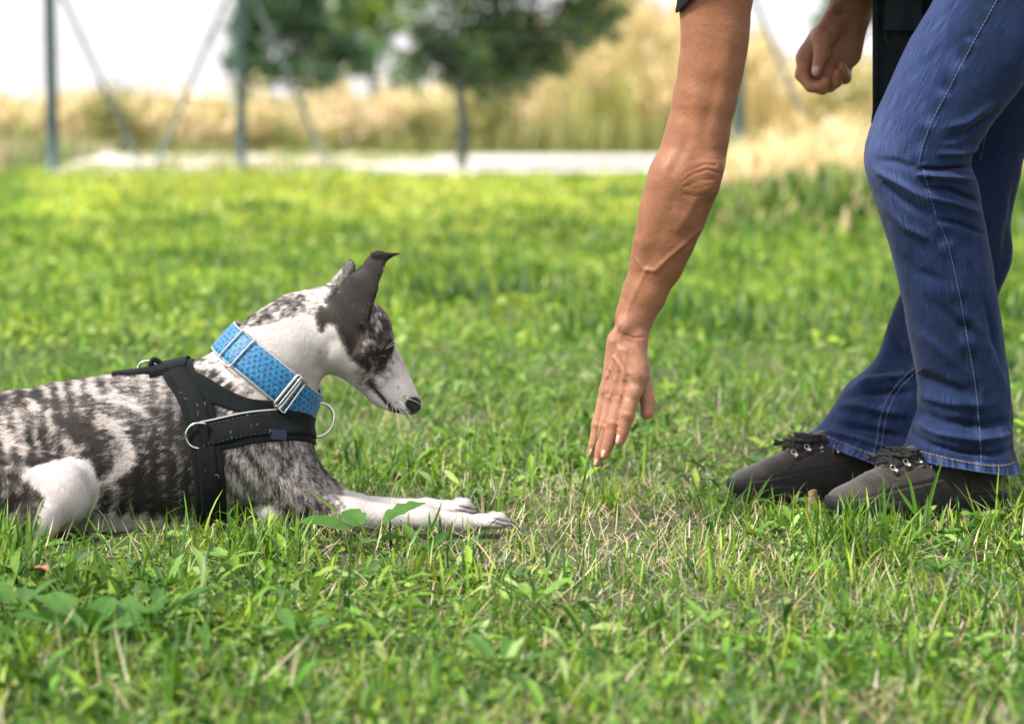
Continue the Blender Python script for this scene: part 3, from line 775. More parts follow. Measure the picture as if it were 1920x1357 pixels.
    dark = np.where(foot, -0.4, dark)
    for q_ in ([(922, 972), (945, 976), (962, 981)], [(918, 979), (940, 984), (955, 988)], [(858, 948), (872, 951), (888, 955)], [(856, 956), (872, 960), (886, 963)]):
        dark = np.maximum(dark, 0.42 * np.exp(-(polydist(px, py, q_)[0] / 2.2) ** 2))
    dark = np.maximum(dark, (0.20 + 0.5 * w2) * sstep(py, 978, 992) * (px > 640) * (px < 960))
    warm = np.clip(0.35 + 0.8 * w1, 0, 1) * sstep(px, 260, 150) * (py > 740)
    warm = np.maximum(warm, 0.7 * hd * sstep(dd, 0, 10))
    return np.clip(dark, 0, 1.2), warm, nose
C_WHITE = np.array([0.70, 0.665, 0.665]); C_DARK = np.array([0.017, 0.016, 0.017]); C_TAN = np.array([0.33, 0.27, 0.21]); C_GREY = np.array([0.42, 0.38, 0.37])
dk, warm, nose = coat(dogV)
lite = C_GREY * (1 - warm[:, None]) + C_TAN * warm[:, None]
t_ = np.clip(dk * 1.1, 0, 1)[:, None]
base = np.where(dk[:, None] < 0.04, C_WHITE, (C_WHITE * (1 - np.clip(dk * 3, 0, 1)[:, None]) + lite * np.clip(dk * 3, 0, 1)[:, None]))
bodycol = base * (1 - t_) + C_DARK * t_
m_coat = mat("short_coat", attr=True, rough=0.62, spec=0.25, sheen=0.15, bump=(900, 0.25))
_mb = mk("body", dogV, dogF, m_coat, color=bodycol)
adopt(_mb, dog)
dogBVH = BVHTree.FromPolygons(dogV.tolist(), dogF.tolist())

# fur: short hairs lying on the skin, each coloured by the coat where it grows
def fur(V, F, N, n, seed=5):
    rs = np.random.RandomState(seed)
    A = np.linalg.norm(np.cross(V[F[:, 2]] - V[F[:, 0]], V[F[:, 3]] - V[F[:, 1]]), axis=1)
    cx, cy = topx(V[F[:, 0]]); fn = N[F[:, 0]]
    wgt = A * np.where((cx < -160), 0.1, 1) * np.where(fn[:, 1] > 0.35, 0.25, 1.0) * np.where(V[F[:, 0], 2] < 0.002, 0.1, 1)
    wgt = wgt * np.where(cx > 585, 1.6, 1.0)
    cs = np.cumsum(wgt); fi = np.searchsorted(cs, rs.rand(n) * cs[-1]); fi = np.clip(fi, 0, len(F) - 1)
    a, b = rs.rand(n, 1), rs.rand(n, 1)
    Q = F[fi]
    bl = lambda X: (X[Q[:, 0]] * (1 - a) + X[Q[:, 1]] * a) * (1 - b) + (X[Q[:, 3]] * (1 - a) + X[Q[:, 2]] * a) * b
    P = bl(V); Nn = bl(N); Nn /= np.linalg.norm(Nn, axis=1, keepdims=True)
    px, py = topx(P)
    # lay of the coat
    S = np.array([(0, 760, -1, -.25), (200, 800, -1, -.35), (200, 950, -.9, -.6), (330, 900, -.8, -.7), (120, 900, -.5, -.8), (0, 950, -.3, -1), (60, 1000, 0.6, -.5),
                  (450, 690, -.8, -.5), (400, 740, -.8, -.6), (450, 860, -.1, -1), (520, 900, .35, -1), (560, 970, .4, -1), (480, 970, -.3, -1), (620, 950, 1, -.3), (750, 970, 1, -.05), (900, 970, 1, -.1),
                  (550, 600, -.9, -.45), (600, 660, -.6, -.8), (620, 570, -.9, .1), (640, 650, -.8, -.5), (700, 690, -.7, .35), (760, 740, -.6, .6), (700, 620, -.6, .7), (680, 560, -.1, 1), (700, 500, .1, 1), (650, 510, 0.1, 1), (740, 478, 1, .1)])
    d2 = (px[:, None] - S[:, 0]) ** 2 + (py[:, None] - S[:, 1]) ** 2 + 30
    ww = 1 / d2 ** 1.6; ww /= ww.sum(1, keepdims=True)
    dx = ww @ S[:, 2]; dz = ww @ S[:, 3]
    D = np.stack([dx, np.zeros(n), dz], 1) + rs.randn(n, 3) * 0.16 + 0.35 * np.stack([vnoise(P, 40, 31), vnoise(P, 40, 32), vnoise(P, 40, 33)], 1)
    D -= Nn * (D * Nn).sum(1, keepdims=True); D /= np.linalg.norm(D, axis=1, keepdims=True) + 1e-9
    dk, warm, nose = coat(P)
    keep = (nose < 0.3)
    head = (px > 585) & (py < 820); legs = (px > 640) & (py > 850)
    L = np.where(head, 0.0048, np.where(legs, 0.005, 0.0072)) * rs.uniform(0.7, 1.3, n)
    L = np.where((px > 640) & (py < 560), 0.0045, L)
    wd = np.where(head | legs, 0.00030, 0.00036)
    lift = rs.uniform(0.06, 0.34, n)[:, None]
    tip = P + (D * np.sqrt(1 - lift ** 2) + Nn * lift) * L[:, None]
    side = np.cross(D, Nn) * wd[:, None]
    r = rs.rand(n); thr = (dk - 0.08) * 1.25 + 0.05 * (dk > 0.05)
    isd = r < thr
    lv = rs.uniform(0.82, 1.12, n)[:, None]
    mixl = np.clip(1.15 - dk, 0.12, 1)[:, None] ** 1.3
    light = np.where(dk[:, None] < 0.12, C_WHITE, (0.42 * C_WHITE + 0.58 * (C_GREY * (1 - warm[:, None]) + C_TAN * warm[:, None])) * mixl + (1 - mixl) * C_TAN * 0.22)
    col = np.where(isd[:, None], C_DARK * rs.uniform(0.6, 2.4, n)[:, None] + warm[:, None] * np.array([0.012, 0.006, 0.0]), light * lv)
    P2 = P - Nn * 0.0004
    V3 = np.stack([P2 - side, P2 + side, tip], 1)[keep]; k = keep.sum()
    F3 = np.arange(k * 3).reshape(-1, 3)
    N3 = np.repeat((Nn + D * 0.25)[keep], 3, 0); C3 = np.repeat(np.clip(col, 0.004, 0.9)[keep], 3, 0)
    N3 /= np.linalg.norm(N3, axis=1, keepdims=True)
    return V3.reshape(-1, 3), F3, N3, C3
_v, _f, _n, _c = fur(dogV, dogF, dogN, 420000)
m_fur = mat("fur_hair", attr=True, rough=0.5, spec=0.2)
_o = mk("fur", _v, _f, m_fur, color=_c, normals=_n); adopt(_o, dog); _o["kind"] = "stuff"

# nose leather is part of the body colour; the closed eye, whiskers and claws are pieces
m_black = mat("black_skin", (0.012, 0.012, 0.013), 0.35, spec=0.5)
m_whisk = mat("whisker_hair", (0.75, 0.72, 0.7), 0.4)
m_claw = mat("claw_horn", (0.10, 0.085, 0.08), 0.4)
def hit(px, py, off=0.0):
    o = np.array([0, 0, CAM_H]); d = W(px, py, 0) - o; d /= np.linalg.norm(d)
    h = dogBVH.ray_cast(Vector(o), Vector(d))
    if h[0] is None:
        q = dogBVH.find_nearest(Vector(W(px, py, -0.02))); return np.array(q[0]) + np.array(q[1]) * off, np.array(q[1])
    return np.array(h[0]) + np.array(h[1]) * off, np.array(h[1])
ep, en = hit(717, 667)
import bmesh
bm = bmesh.new(); bmesh.ops.create_uvsphere(bm, u_segments=20, v_segments=12, radius=1.0)
bm.transform(Matrix.Translation(ep - en * 0.0035) @ Matrix.Rotation(R(12), 4, 'Y') @ Matrix.Diagonal((0.0095, 0.006, 0.0048, 1)))
_m = bpy.data.meshes.new("eye"); bm.to_mesh(_m); bm.free(); _m.materials.append(mat("eye_gloss", (0.008, 0.006, 0.005), 0.08, spec=0.6))
for p_ in _m.polygons: p_.use_smooth = True
_o = bpy.data.objects.new("eye", _m); COL.objects.link(_o); adopt(_o, dog)
parts = []
rsw = random.Random(3)
for (x, y, dx, dz) in [(742, 748, 30, 26), (748, 752, 26, 36), (736, 752, 10, 40), (728, 744, -8, 36), (752, 744, 40, 14), (740, 756, 18, 34), (648, 731, -12, 28), (652, 734, -2, 34), (745, 758, 30, 30), (734, 756, 0, 30), (722, 655, 26, -14), (724, 652, 24, -22)]:
    a, n_ = hit(x, y)
    b = a + np.array([dx * PX, -0.012, -dz * PX]); mid = (a + b) / 2 + np.array([0.002, -0.004, 0.002])
    parts.append(tube(spline([a, mid, b], 6), np.linspace(0.00028, 0.00008, 6), 4, caps=False))
v, f_ = join(parts); _o = mk("whiskers", v, f_, m_whisk); adopt(_o, dog); _o["kind"] = "stuff"
for (x, y, dy_) in [(945, 986, -0.106), (957, 984, -0.096), (957, 980, -0.084), (944, 978, -0.073), (880, 966, 0.0), (889, 961, 0.011)]:
    a = W(x, y - 2, dy_); b = a + np.array([0.009, -0.001, -0.006])
    v, f_ = tube(spline([a - np.array([0.006, 0, -0.002]), a, b], 7), np.linspace(0.0026, 0.0006, 7), 8)
    adopt(mk_t("claw", v, f_, mat=m_claw), dog)

# ---------------------------------------------------------------- harness
m_web = mat("black_webbing", (0.0038, 0.0062, 0.0072), 0.8, spec=0.18, bump=(1400, 0.35), noise=(60, 0.25))
m_pad = mat("black_padding", (0.0045, 0.0072, 0.0082), 0.88, spec=0.14, bump=(500, 0.3), noise=(40, 0.3), sheen=0.05)
m_metal = mat("polished_steel", (0.62, 0.62, 0.63), 0.16, 1.0)
m_pipe = mat("silver_piping", (0.36, 0.37, 0.37), 0.7, spec=0.2)
m_stitch = mat("grey_thread", (0.09, 0.09, 0.09), 0.7)
def lay(path, hw, h, prof=None, n=90, name="strap", mat_=None, parent=None, closed=False, sm=6, nw=9, smn=4):
    """flat band laid on the dog along guess points; hw half width, h thickness"""
    P = spline(path if not closed else list(path) + [path[0]], n + (1 if closed else 0))
    if closed: P = P[:-1]
    def near(p):
        q = dogBVH.find_nearest(Vector(p)); return np.array(q[0]), np.array(q[1])
    C = np.array([near(p)[0] for p in P])
    sm_roll = lambda X: (np.roll(X, 1, 0) + X * 2 + np.roll(X, -1, 0)) / 4 if closed else np.concatenate([X[:1], (X[:-2] + 2 * X[1:-1] + X[2:]) / 4, X[-1:]])
    for _ in range(sm): C = sm_roll(C)
    Nn = np.array([near(p)[1] for p in C])
    for _ in range(smn + 6): Nn = sm_roll(Nn)
    Nn /= np.linalg.norm(Nn, axis=1, keepdims=True)
    T = (np.roll(C, -1, 0) - np.roll(C, 1, 0)) if closed else np.gradient(C, axis=0)
    T /= np.linalg.norm(T, axis=1, keepdims=True)
    S = np.cross(T, Nn); S /= np.linalg.norm(S, axis=1, keepdims=True)
    hwv = np.broadcast_to(np.asarray(hw, float), (len(C),))
    us = np.linspace(-1, 1, nw); rows = []
    base = []
    for u in us:
        p = C + S * (hwv * u)[:, None]
        q = [near(x) for x in p]
        Q = np.array([a for a, _ in q])
        hgt = ((Q - C) * Nn).sum(1)            # follow the skin but keep the band stiff
        for _ in range(sm): hgt = sm_roll(hgt)
        base.append(p + Nn * hgt[:, None])
    base = np.array(base)
    out = [base[0] - Nn * 0.002, base[0] + Nn * h * 0.72 - S * 0.0002]
    for i, u in enumerate(us): 
        e = 1.0 if abs(u) < 0.99 else 0.9
        out.append(base[i] * 1.0 + Nn * h * e - (S * (np.sign(u) * 0.0008) if abs(u) > 0.99 else 0))
    out += [base[-1] + Nn * h * 0.72 + S * 0.0002, base[-1] - Nn * 0.002]
    G_ = np.array(out); m_, l_ = G_.shape[:2]
    V = G_.reshape(-1, 3); F = grid_faces(m_, l_, False, closed)
    o = mk(name, V, F, mat_)
    if parent is not None: adopt(o, parent)
    return o, C, Nn, S, T
harness = bpy.data.objects.new("harness", None); COL.objects.link(harness); harness.location = tuple(W(380, 800, -0.1)); harness.empty_display_size = 0.05
adopt(harness, dog)
Hn = lambda pts: [hit(*p)[0] for p in pts]
def mirror(P, yc=Y0): 
    Q = np.array(P, float); Q[..., 1] = 2 * yc - Q[..., 1]; return Q
girth = Hn([(333, 700), (345, 716), (363, 745), (376, 790), (386, 840), (393, 895), (395, 950), (396, 1000)])
gm = [mirror(p) for p in girth]
gpath = girth + [np.array([girth[-1][0], Y0, 0.004])] + gm[::-1]
o1, gc, gn, gs, gt = lay(gpath, 0.0225, 0.0045, n=120, name="girth_pad", mat_=m_pad, parent=harness, closed=True)
o2, gc, gn, gs, gt = lay(gpath, 0.0135, 0.0068, n=120, name="girth_strap", mat_=m_web, parent=harness, closed=True, nw=7)
def seam_on(C, Nn, S, u, h, w, name="stitch_line", dash=None, mat_=None, parent=None, rng=None, r=0.0006):
    P = C + S * (w * u) + Nn * h
    if rng: P = P[rng[0]:rng[1]]
    if dash:
        P = spline(P, len(P) * 4); parts = []
        for i in range(0, len(P) - dash, dash * 2):
            parts.append(tube(P[i:i + dash], r, 4, caps=False))
        v, f_ = join(parts)
    else:
        v, f_ = tube(P, r, 6, caps=False)
    o = mk(name, v, f_, mat_ or m_stitch)
    if dash: o['kind'] = 'stuff'
    adopt(o, parent or harness); return o
side = Hn([(378, 816), (410, 810), (455, 800), (505, 794), (545, 793), (566, 795)])
sm_ = [mirror(p) for p in side]
spath = side + [W(588, 800, 0.0)] + sm_[::-1]
lay(np.array(spath) + np.array([0, 0, -0.004]), 0.0235, 0.0048, n=90, name="chest_pad", mat_=m_pad, parent=harness)
o3, sc_, sn_, ss_, st_ = lay(spath, 0.0180, 0.0082, n=90, name="chest_strap", mat_=m_web, parent=harness)
sgn = 1 if ss_[10][2] > 0 else -1
seam_on(sc_, sn_, ss_, sgn * 0.97, 0.0082, 0.0185, name="reflective_piping", mat_=m_pipe, r=0.0014)
seam_on(sc_, sn_, ss_, sgn * 0.70, 0.0086, 0.018, dash=3, r=0.00035); seam_on(sc_, sn_, ss_, -sgn * 0.88, 0.0084, 0.018, dash=3, r=0.00035)
diag = Hn([(350, 712), (372, 722), (410, 742), (460, 761), (510, 765), (562, 768)])
lay(diag, np.r_[np.linspace(0.017, 0.011, 40), np.full(30, 0.011)], 0.0052, n=70, name="shoulder_strap", mat_=m_pad, parent=harness)
dm = [mirror(p) for p in diag]
lay(dm, 0.012, 0.0052, n=60, name="shoulder_strap", mat_=m_pad, parent=harness)
bk = [W(212, 722, 0), W(250, 712, 0), W(290, 706, 0), W(345, 700, 0)]
bk = [np.array(dogBVH.ray_cast(Vector(p + np.array([0, 0, 0.2])), Vector((0, 0, -1)))[0]) for p in bk]
_, bc, bn, bs, bt = lay(bk, np.linspace(0.010, 0.028, 40), 0.0058, n=40, name="back_strap", mat_=m_pad, parent=harness)
_, wc, wn_, ws, wt = lay([bk[2] + np.array([-0.005, 0, 0]), bk[3] + np.array([-0.002, 0, 0]), bk[3] + np.array([0.008, 0, -0.008])], 0.03, 0.0090, n=24, name="withers_pad", mat_=m_pad, parent=harness, sm=3)
# rings
def d_ring(c, ux, uy, r, straight, name="d_ring", rad=0.0018, parent=harness):
    th = np.linspace(-np.pi / 2, np.pi / 2, 22)
    pts = [(-straight, r)] + [(-0.0 + r * math.cos(t) * 1.0, -r * math.sin(t)) for t in th] + [(-straight, -r)]
    P = np.array([c + ux * a + uy * b for a, b in pts]); P = spline(P, 70)
    v, f_ = tube(P, rad, 8, closed=True); o = mk(name, v, f_, m_metal); adopt(o, parent); return o
rc, rn = hit(372, 818, 0.009)
d_ring(rc, np.array([-1, -0.12, 0.05]), np.array([0.05, 0, 1]), 0.0182, 0.008)
lc, ln_ = hit(383, 816, 0.009)
bevel_box("ring_keeper", (0.014, 0.004, 0.034), lc, m_web, harness, bev=0.0015)
tc_, tn_ = hit(515, 817, 0.008)
bevel_box("fabric_label", (0.031, 0.002, 0.015), tc_, mat("navy_label", (0.008, 0.012, 0.035), 0.6), harness, rot=Matrix.Rotation(R(4), 3, 'Y'), bev=0.0006)
tp = bk[1] * 0.35 + bk[2] * 0.65 + np.array([0, -0.012, 0.011])
v, f_ = tube(spline([tp + np.array([-0.012, 0, -0.006]), tp + np.array([-0.006, 0, 0.002]), tp + np.array([0.008, 0, 0.004]), tp + np.array([0.016, 0, -0.002])], 20), 0.0018, 8)
adopt(mk_t("top_ring", v, f_, mat=m_metal), harness)
v, f_ = tube(spline([tp + np.array([0.006, -0.002, -0.004]), tp + np.array([0.012, 0, 0.006]), tp + np.array([0.022, 0, 0.002])], 14), 0.004, 8)
adopt(mk_t("ring_keeper", v, f_, mat=m_web), harness)
# loose white hairs shed on the harness
rs = np.random.RandomState(8); parts = []
for i in range(20):
    k = rs.randint(5, 36); u = rs.uniform(-1, 1)
    src = [(gc, gn, gs, 0.013, 0.0072, 4, 50), (sc_, sn_, ss_, 0.017, 0.0086, 4, 36)][i % 2]
    k = rs.randint(src[5], src[6]); p = src[0][k] + src[2][k] * src[3] * u + src[1][k] * src[4]
    d = rs.randn(3); d -= src[1][k] * (d @ src[1][k]); d /= np.linalg.norm(d); e = np.cross(d, src[1][k])
    L = rs.uniform(0.002, 0.007)
    parts.append(tube(spline([p, p + d * L * .5 + e * rs.uniform(-.0015, .0015) + src[1][k] * .0006, p + d * L], 5), 0.00010, 3, caps=False))
v, f_ = join(parts); _o = mk("shed_hair", v, f_, m_whisk); adopt(_o, harness); _o["kind"] = "stuff"

# ---------------------------------------------------------------- collar
collar = bpy.data.objects.new("collar", None); COL.objects.link(collar); collar.empty_display_size = 0.05; collar.location = tuple(W(512, 700, 0)); adopt(collar, dog)
m_col = bpy.data.materials.new("blue_dotted_cloth"); m_col.use_nodes = True
nt = m_col.node_tree; N_, L_ = nt.nodes, nt.links; pb = N_["Principled BSDF"]
uvn = N_.new("ShaderNodeUVMap"); sep = N_.new("ShaderNodeSeparateXYZ"); L_.new(uvn.outputs[0], sep.inputs[0])
def mth(op, a, b=None, c=None):
    n = N_.new("ShaderNodeMath"); n.operation = op
    for i, x in enumerate((a, b, c)):
        if x is None: continue
        if isinstance(x, (int, float)): n.inputs[i].default_value = x
        else: L_.new(x, n.inputs[i])
    return n.outputs[0]
cell = 0.0098
u = mth('DIVIDE', sep.outputs[0], cell); v_ = mth('DIVIDE', sep.outputs[1], cell * 0.72)
row = mth('MODULO', mth('FLOOR', v_), 2.0); u2 = mth('ADD', u, mth('MULTIPLY', row, 0.5))
fx = mth('SUBTRACT', mth('FRACT', u2), 0.5); fy = mth('MULTIPLY', mth('SUBTRACT', mth('FRACT', v_), 0.5), 0.72)
dd_ = mth('SQRT', mth('ADD', mth('MULTIPLY', fx, fx), mth('MULTIPLY', fy, fy)))
dot = N_.new("ShaderNodeMapRange"); L_.new(dd_, dot.inputs["Value"]); dot.inputs["From Min"].default_value = 0.19; dot.inputs["From Max"].default_value = 0.25; dot.inputs["To Min"].default_value = 1; dot.inputs["To Max"].default_value = 0
nz = N_.new("ShaderNodeTexNoise"); nz.inputs["Scale"].default_value = 240; nz.inputs["Detail"].default_value = 5; L_.new(uvn.outputs[0], nz.inputs["Vector"])
cr = N_.new("ShaderNodeValToRGB"); cr.color_ramp.elements[0].position = 0.36; cr.color_ramp.elements[0].color = (0.001, 0.075, 0.25, 1); cr.color_ramp.elements[1].position = 0.66; cr.color_ramp.elements[1].color = (0.003, 0.24, 0.46, 1)
L_.new(nz.outputs["Fac"], cr.inputs[0])
mx = N_.new("ShaderNodeMix"); mx.data_type = 'RGBA'; L_.new(dot.outputs[0], mx.inputs[0]); L_.new(cr.outputs[0], mx.inputs[6]); mx.inputs[7].default_value = (0.022, 0.030, 0.075, 1)
L_.new(mx.outputs[2], pb.inputs["Base Color"]); pb.inputs["Roughness"].default_value = 0.5; pb.inputs["Sheen Weight"].default_value = 0.2
bp = N_.new("ShaderNodeBump"); bp.inputs["Strength"].default_value = 0.4; bp.inputs["Distance"].default_value = 0.0008; L_.new(nz.outputs["Fac"], bp.inputs["Height"]); L_.new(bp.outputs[0], pb.inputs["Normal"])
CC = W(509, 697, 0.0)
cu = np.array([0.735, 0, -0.678]); cw = np.array([0.678, 0, 0.735]); cy_ = np.array([0, 1.0, 0])
CA, CB = 0.0885, 0.0605
def collar_pt(th, w, off=0.0):
    """th angle round the neck (0 = throat end, pi = nape; -pi/2 faces the camera), w -1..1 across"""
    e = 1.0 + 0.10 * 0
    r_a = (CA - 0.010 * w * (np.cos(th) > 0) * np.cos(th)) + off; r_b = CB - 0.003 * w + off
    cen = CC + cw * 0.0
    ca, sa = np.cos(th), np.sin(th)
    bow = 0.007 * sa ** 2
    hw = 0.0235
    return cen + np.outer(r_a * ca, cu) + np.outer(r_b * sa, cy_) + np.outer(w * hw + bow - 0.003 + 0.004 * ca, cw)
def collar_band():
    th = np.linspace(0, 2 * np.pi, 180, endpoint=False)
    # pull the ring onto the neck where it would cut in
    ws_ = np.array([-1, -1, -.97, -.6, -.2, .2, .6, .97, 1, 1]); offs = np.array([-.004, 0, .0012, .0016, .0018, .0018, .0016, .0012, 0, -.004])
    G_ = np.array([collar_pt(th, w, o) for w, o in zip(ws_, offs)])
    s = np.r_[0, np.cumsum(np.linalg.norm(np.diff(G_[4], axis=0), axis=1))]
    U = np.stack(np.broadcast_arrays(s[None, :], (ws_ * 0.0235 + 0.03)[:, None]), -1)
    return G_, U
Gc, Uc = collar_band(); m_, l_ = Gc.shape[:2]
o = mk("collar_band", Gc.reshape(-1, 3), grid_faces(m_, l_, False, True), m_col, uv=Uc.reshape(-1, 2)); adopt(o, collar)
sol = o.modifiers.new("s", 'SOLIDIFY'); sol.thickness = 0.001
for w in (-1.03, 1.03):
    th = np.linspace(0, 2 * np.pi, 160, endpoint=False)
    v, f_ = tube(collar_pt(th, w, 0.0006), 0.0016, 8, closed=True); adopt(mk("collar_piping", v, f_, mat("grey_piping", (0.33, 0.33, 0.34), 0.55)), collar)
def slide(th0, th1, name, r=0.0016, off=0.0055, bars=(0.0, 1.0)):
    """rectangular wire slide across the band between two angles"""
    e = 1.14
    c = []
    for w in np.linspace(-e, e, 8): c.append(collar_pt(np.array([th0]), w, off)[0])
    for t in np.linspace(th0, th1, 6)[1:-1]: c.append(collar_pt(np.array([t]), e * 1.03, off)[0])
    for w in np.linspace(e, -e, 8): c.append(collar_pt(np.array([th1]), w, off)[0])
    for t in np.linspace(th1, th0, 6)[1:-1]: c.append(collar_pt(np.array([t]), -e * 1.03, off)[0])
    v, f_ = tube(c, r, 8, closed=True); adopt(mk(name, v, f_, m_metal), collar)
slide(-2.44, -2.13, "slide_buckle", 0.0014)
slide(-1.22, -1.10, "loop_ring", 0.0026)
slide(-1.16, -1.02, "loop_ring", 0.0016, off=0.008)
# the leash ring hanging at the throat
rcen = W(597, 787, -0.012); th = np.linspace(0, 2 * np.pi, 60, endpoint=False)
v, f_ = tube(rcen + np.outer(np.cos(th) * 0.0225, [1, 0.15, 0.0]) + np.outer(np.sin(th) * 0.0245, [0.1, 0.12, 1]), 0.0021, 10, closed=True)
adopt(mk("leash_ring", v, f_, m_metal), collar)
# ================================================================ the person
person = empty("person", "person in blue jeans bending down with one open hand held low over the grass", "person", (0.68, Y0 + 0.15, 0.0))
m_skin = mat("tanned_skin", attr=True, rough=0.48, spec=0.35, sss=0.12, bump=(420, 0.35, 5), noise=(38, 0.07))
m_nail = mat("fingernail_horn", (0.62, 0.42, 0.36), 0.22, spec=0.5)
def build_arm():
    f = Field((0.06, 3.36, 0.03), (0.46, 3.70, 0.86), 0.0017)
    rows = [(-90, 1352, 72), (-40, 1346, 71), (0, 1341, 68), (50, 1341, 63), (90, 1339, 61), (130, 1333, 60), (190, 1321, 59), (250, 1308, 59), (300, 1297, 62), (350, 1280, 64), (400, 1262, 62), (450, 1247, 55), (490, 1233, 50), (550, 1208, 41), (590, 1191, 35.5)]
    P = [W(x, y, 0.012) for y, x, r in rows]; Rr = [r * 0.965 * PX for y, x, r in rows]
    f.chain(P, Rr, 0.012, flat=(0.15, 1, 0), f=0.86)
    f.cap(W(1326, 318, -0.012), W(1322, 345, -0.012), 30 * PX, 28 * PX, 0.012)            # elbow point
    f.cap(W(1262, 330, 0.0), W(1225, 450, 0.0), 44 * PX, 30 * PX, 0.015)                  # forearm muscle
    # wrist and hand: back of the hand turned forward, little finger nearest the camera
    wr = W(1182, 628, 0.012); f.cap(W(1191, 590, 0.012), wr, 34.5 * PX, 31 * PX, 0.01, flat=(0.2, 1, 0), f=0.8)
    f.ell(W(1172, 612, -0.008), (0.011, 0.011, 0.013), k=0.012)                            # wrist bone
    kn = {'l': (1188, 738, -0.010), 'r': (1166, 742, 0.002), 'm': (1148, 740, 0.018), 'i': (1137, 734, 0.034)}
    f.cap(W(1186, 640, 0.006), W(1193, 700, -0.006), 28 * PX, 23 * PX, 0.012)              # heel of the hand
    f.cap(W(1176, 640, 0.01), W(1170, 725, 0.004), 26 * PX, 21 * PX, 0.012)
    f.cap(W(1166, 640, 0.018), W(1150, 725, 0.020), 24 * PX, 18 * PX, 0.012)
    f.cap(W(1160, 645, 0.022), W(1140, 728, 0.034), 20 * PX, 14 * PX, 0.012)
    f.cap(W(1195, 690, 0.0), W(1189, 728, -0.008), 22 * PX, 17 * PX, 0.01)
    fing = {
        'l': ([(1188, 734, -0.012), (1176, 778, -0.016), (1169, 806, -0.014), (1163, 827, -0.012)], [15, 13.6, 11.4, 9]),
        'r': ([(1165, 738, 0.002), (1151, 793, -0.002), (1142, 830, 0.0), (1134, 853, 0.002)], [14, 13, 11, 8.6]),
        'm': ([(1148, 738, 0.018), (1135, 800, 0.014), (1126, 842, 0.014), (1120, 868, 0.016)], [13.5, 12.4, 10.4, 8.2]),
        'i': ([(1137, 732, 0.033), (1121, 796, 0.032), (1113, 832, 0.032), (1109, 851, 0.034)], [12.6, 11.6, 9.4, 7.6]),
    }
    for k_, (ps, rs_) in fing.items():
        for i in range(3):
            f.cap(W(*ps[i]), W(*ps[i + 1]), rs_[i] * PX, rs_[i + 1] * PX, 0.0012 if i else 0.003)
        f.ell(W(*ps[1]), (rs_[1] * PX * 1.03,) * 3, k=0.002)
        f.ell(W(ps[0][0], ps[0][1] - 1, ps[0][2] - 0.003), (0.009, 0.010, 0.011), k=0.008)
    # thumb on the palm side
    f.cap(W(1188, 665, 0.022), W(1207, 725, 0.022), 21 * PX, 17 * PX, 0.008)
    f.cap(W(1207, 725, 0.022), W(1214, 752, 0.018), 16 * PX, 15 * PX, 0.003)
    f.cap(W(1214, 752, 0.018), W(1213, 774, 0.012), 14.5 * PX, 12.5 * PX, 0.003)
    V, F = f.mesh(); V = relax(V, F, 2, 0.4); N = vnormals(V, F)
    px, py = topx(V); front = sstep(-N[:, 1], -0.15, 0.45); d_ = np.zeros(len(V))
    def ln(poly, w, amp):
        d, t = polydist(px, py, poly); return amp * np.exp(-(d / w) ** 2) * front
    # veins and tendons
    d_ += ln([(1310, 432), (1278, 462), (1248, 488), (1228, 508), (1212, 506)], 4.5, 0.0022)
    d_ += ln([(1212, 506), (1200, 530), (1186, 560), (1172, 590)], 4.5, 0.0012) + ln([(1192, 450), (1190, 480), (1204, 504)], 3.5, 0.0011)
    d_ += ln([(1160, 560), (1156, 600), (1150, 640)], 3.5, 0.0012) + ln([(1165, 600), (1152, 632), (1150, 660)], 3, 0.0010)
    d_ += ln([(1148, 640), (1152, 668), (1146, 690), (1140, 706)], 3, 0.0022) + ln([(1152, 668), (1166, 690), (1170, 712)], 3, 0.0018)
    d_ += ln([(1146, 690), (1152, 712), (1148, 735)], 2.8, 0.0018) + ln([(1160, 650), (1170, 676), (1180, 700)], 3.4, 0.0016) + ln([(1140, 700), (1134, 716), (1130, 736)], 2.6, 0.0010)
    for a, b in (((1162, 655), (1137, 732)), ((1168, 655), (1149, 738)), ((1174, 658), (1166, 740))):
        d_ += ln([a, b], 4, 0.0016)
    for x in ((1143, 700, 1139, 738), (1160, 700, 1157, 742), (1176, 706, 1177, 745)):
        d_ += ln([(x[0], x[1]), (x[2], x[3])], 4, -0.0020)
    # muscle relief of the arm
    d_ += ln([(1300, 60), (1308, 130), (1300, 190)], 26, 0.0025) + ln([(1370, 60), (1352, 190), (1340, 270)], 20, 0.0018)
    d_ += ln([(1288, 190), (1290, 260), (1262, 320)], 12, -0.0022) + ln([(1345, 150), (1320, 250)], 10, -0.0012)
    d_ += ln([(1262, 380), (1236, 440), (1214, 500)], 12, -0.0014) + ln([(1300, 380), (1272, 430)], 10, 0.0016) + ln([(1226, 340), (1212, 420), (1196, 500)], 9, 0.0012)
    d_ += ln([(1172, 628), (1190, 634), (1208, 632)], 2.6, -0.0013) + ln([(1170, 638), (1186, 640)], 8, -0.0018)
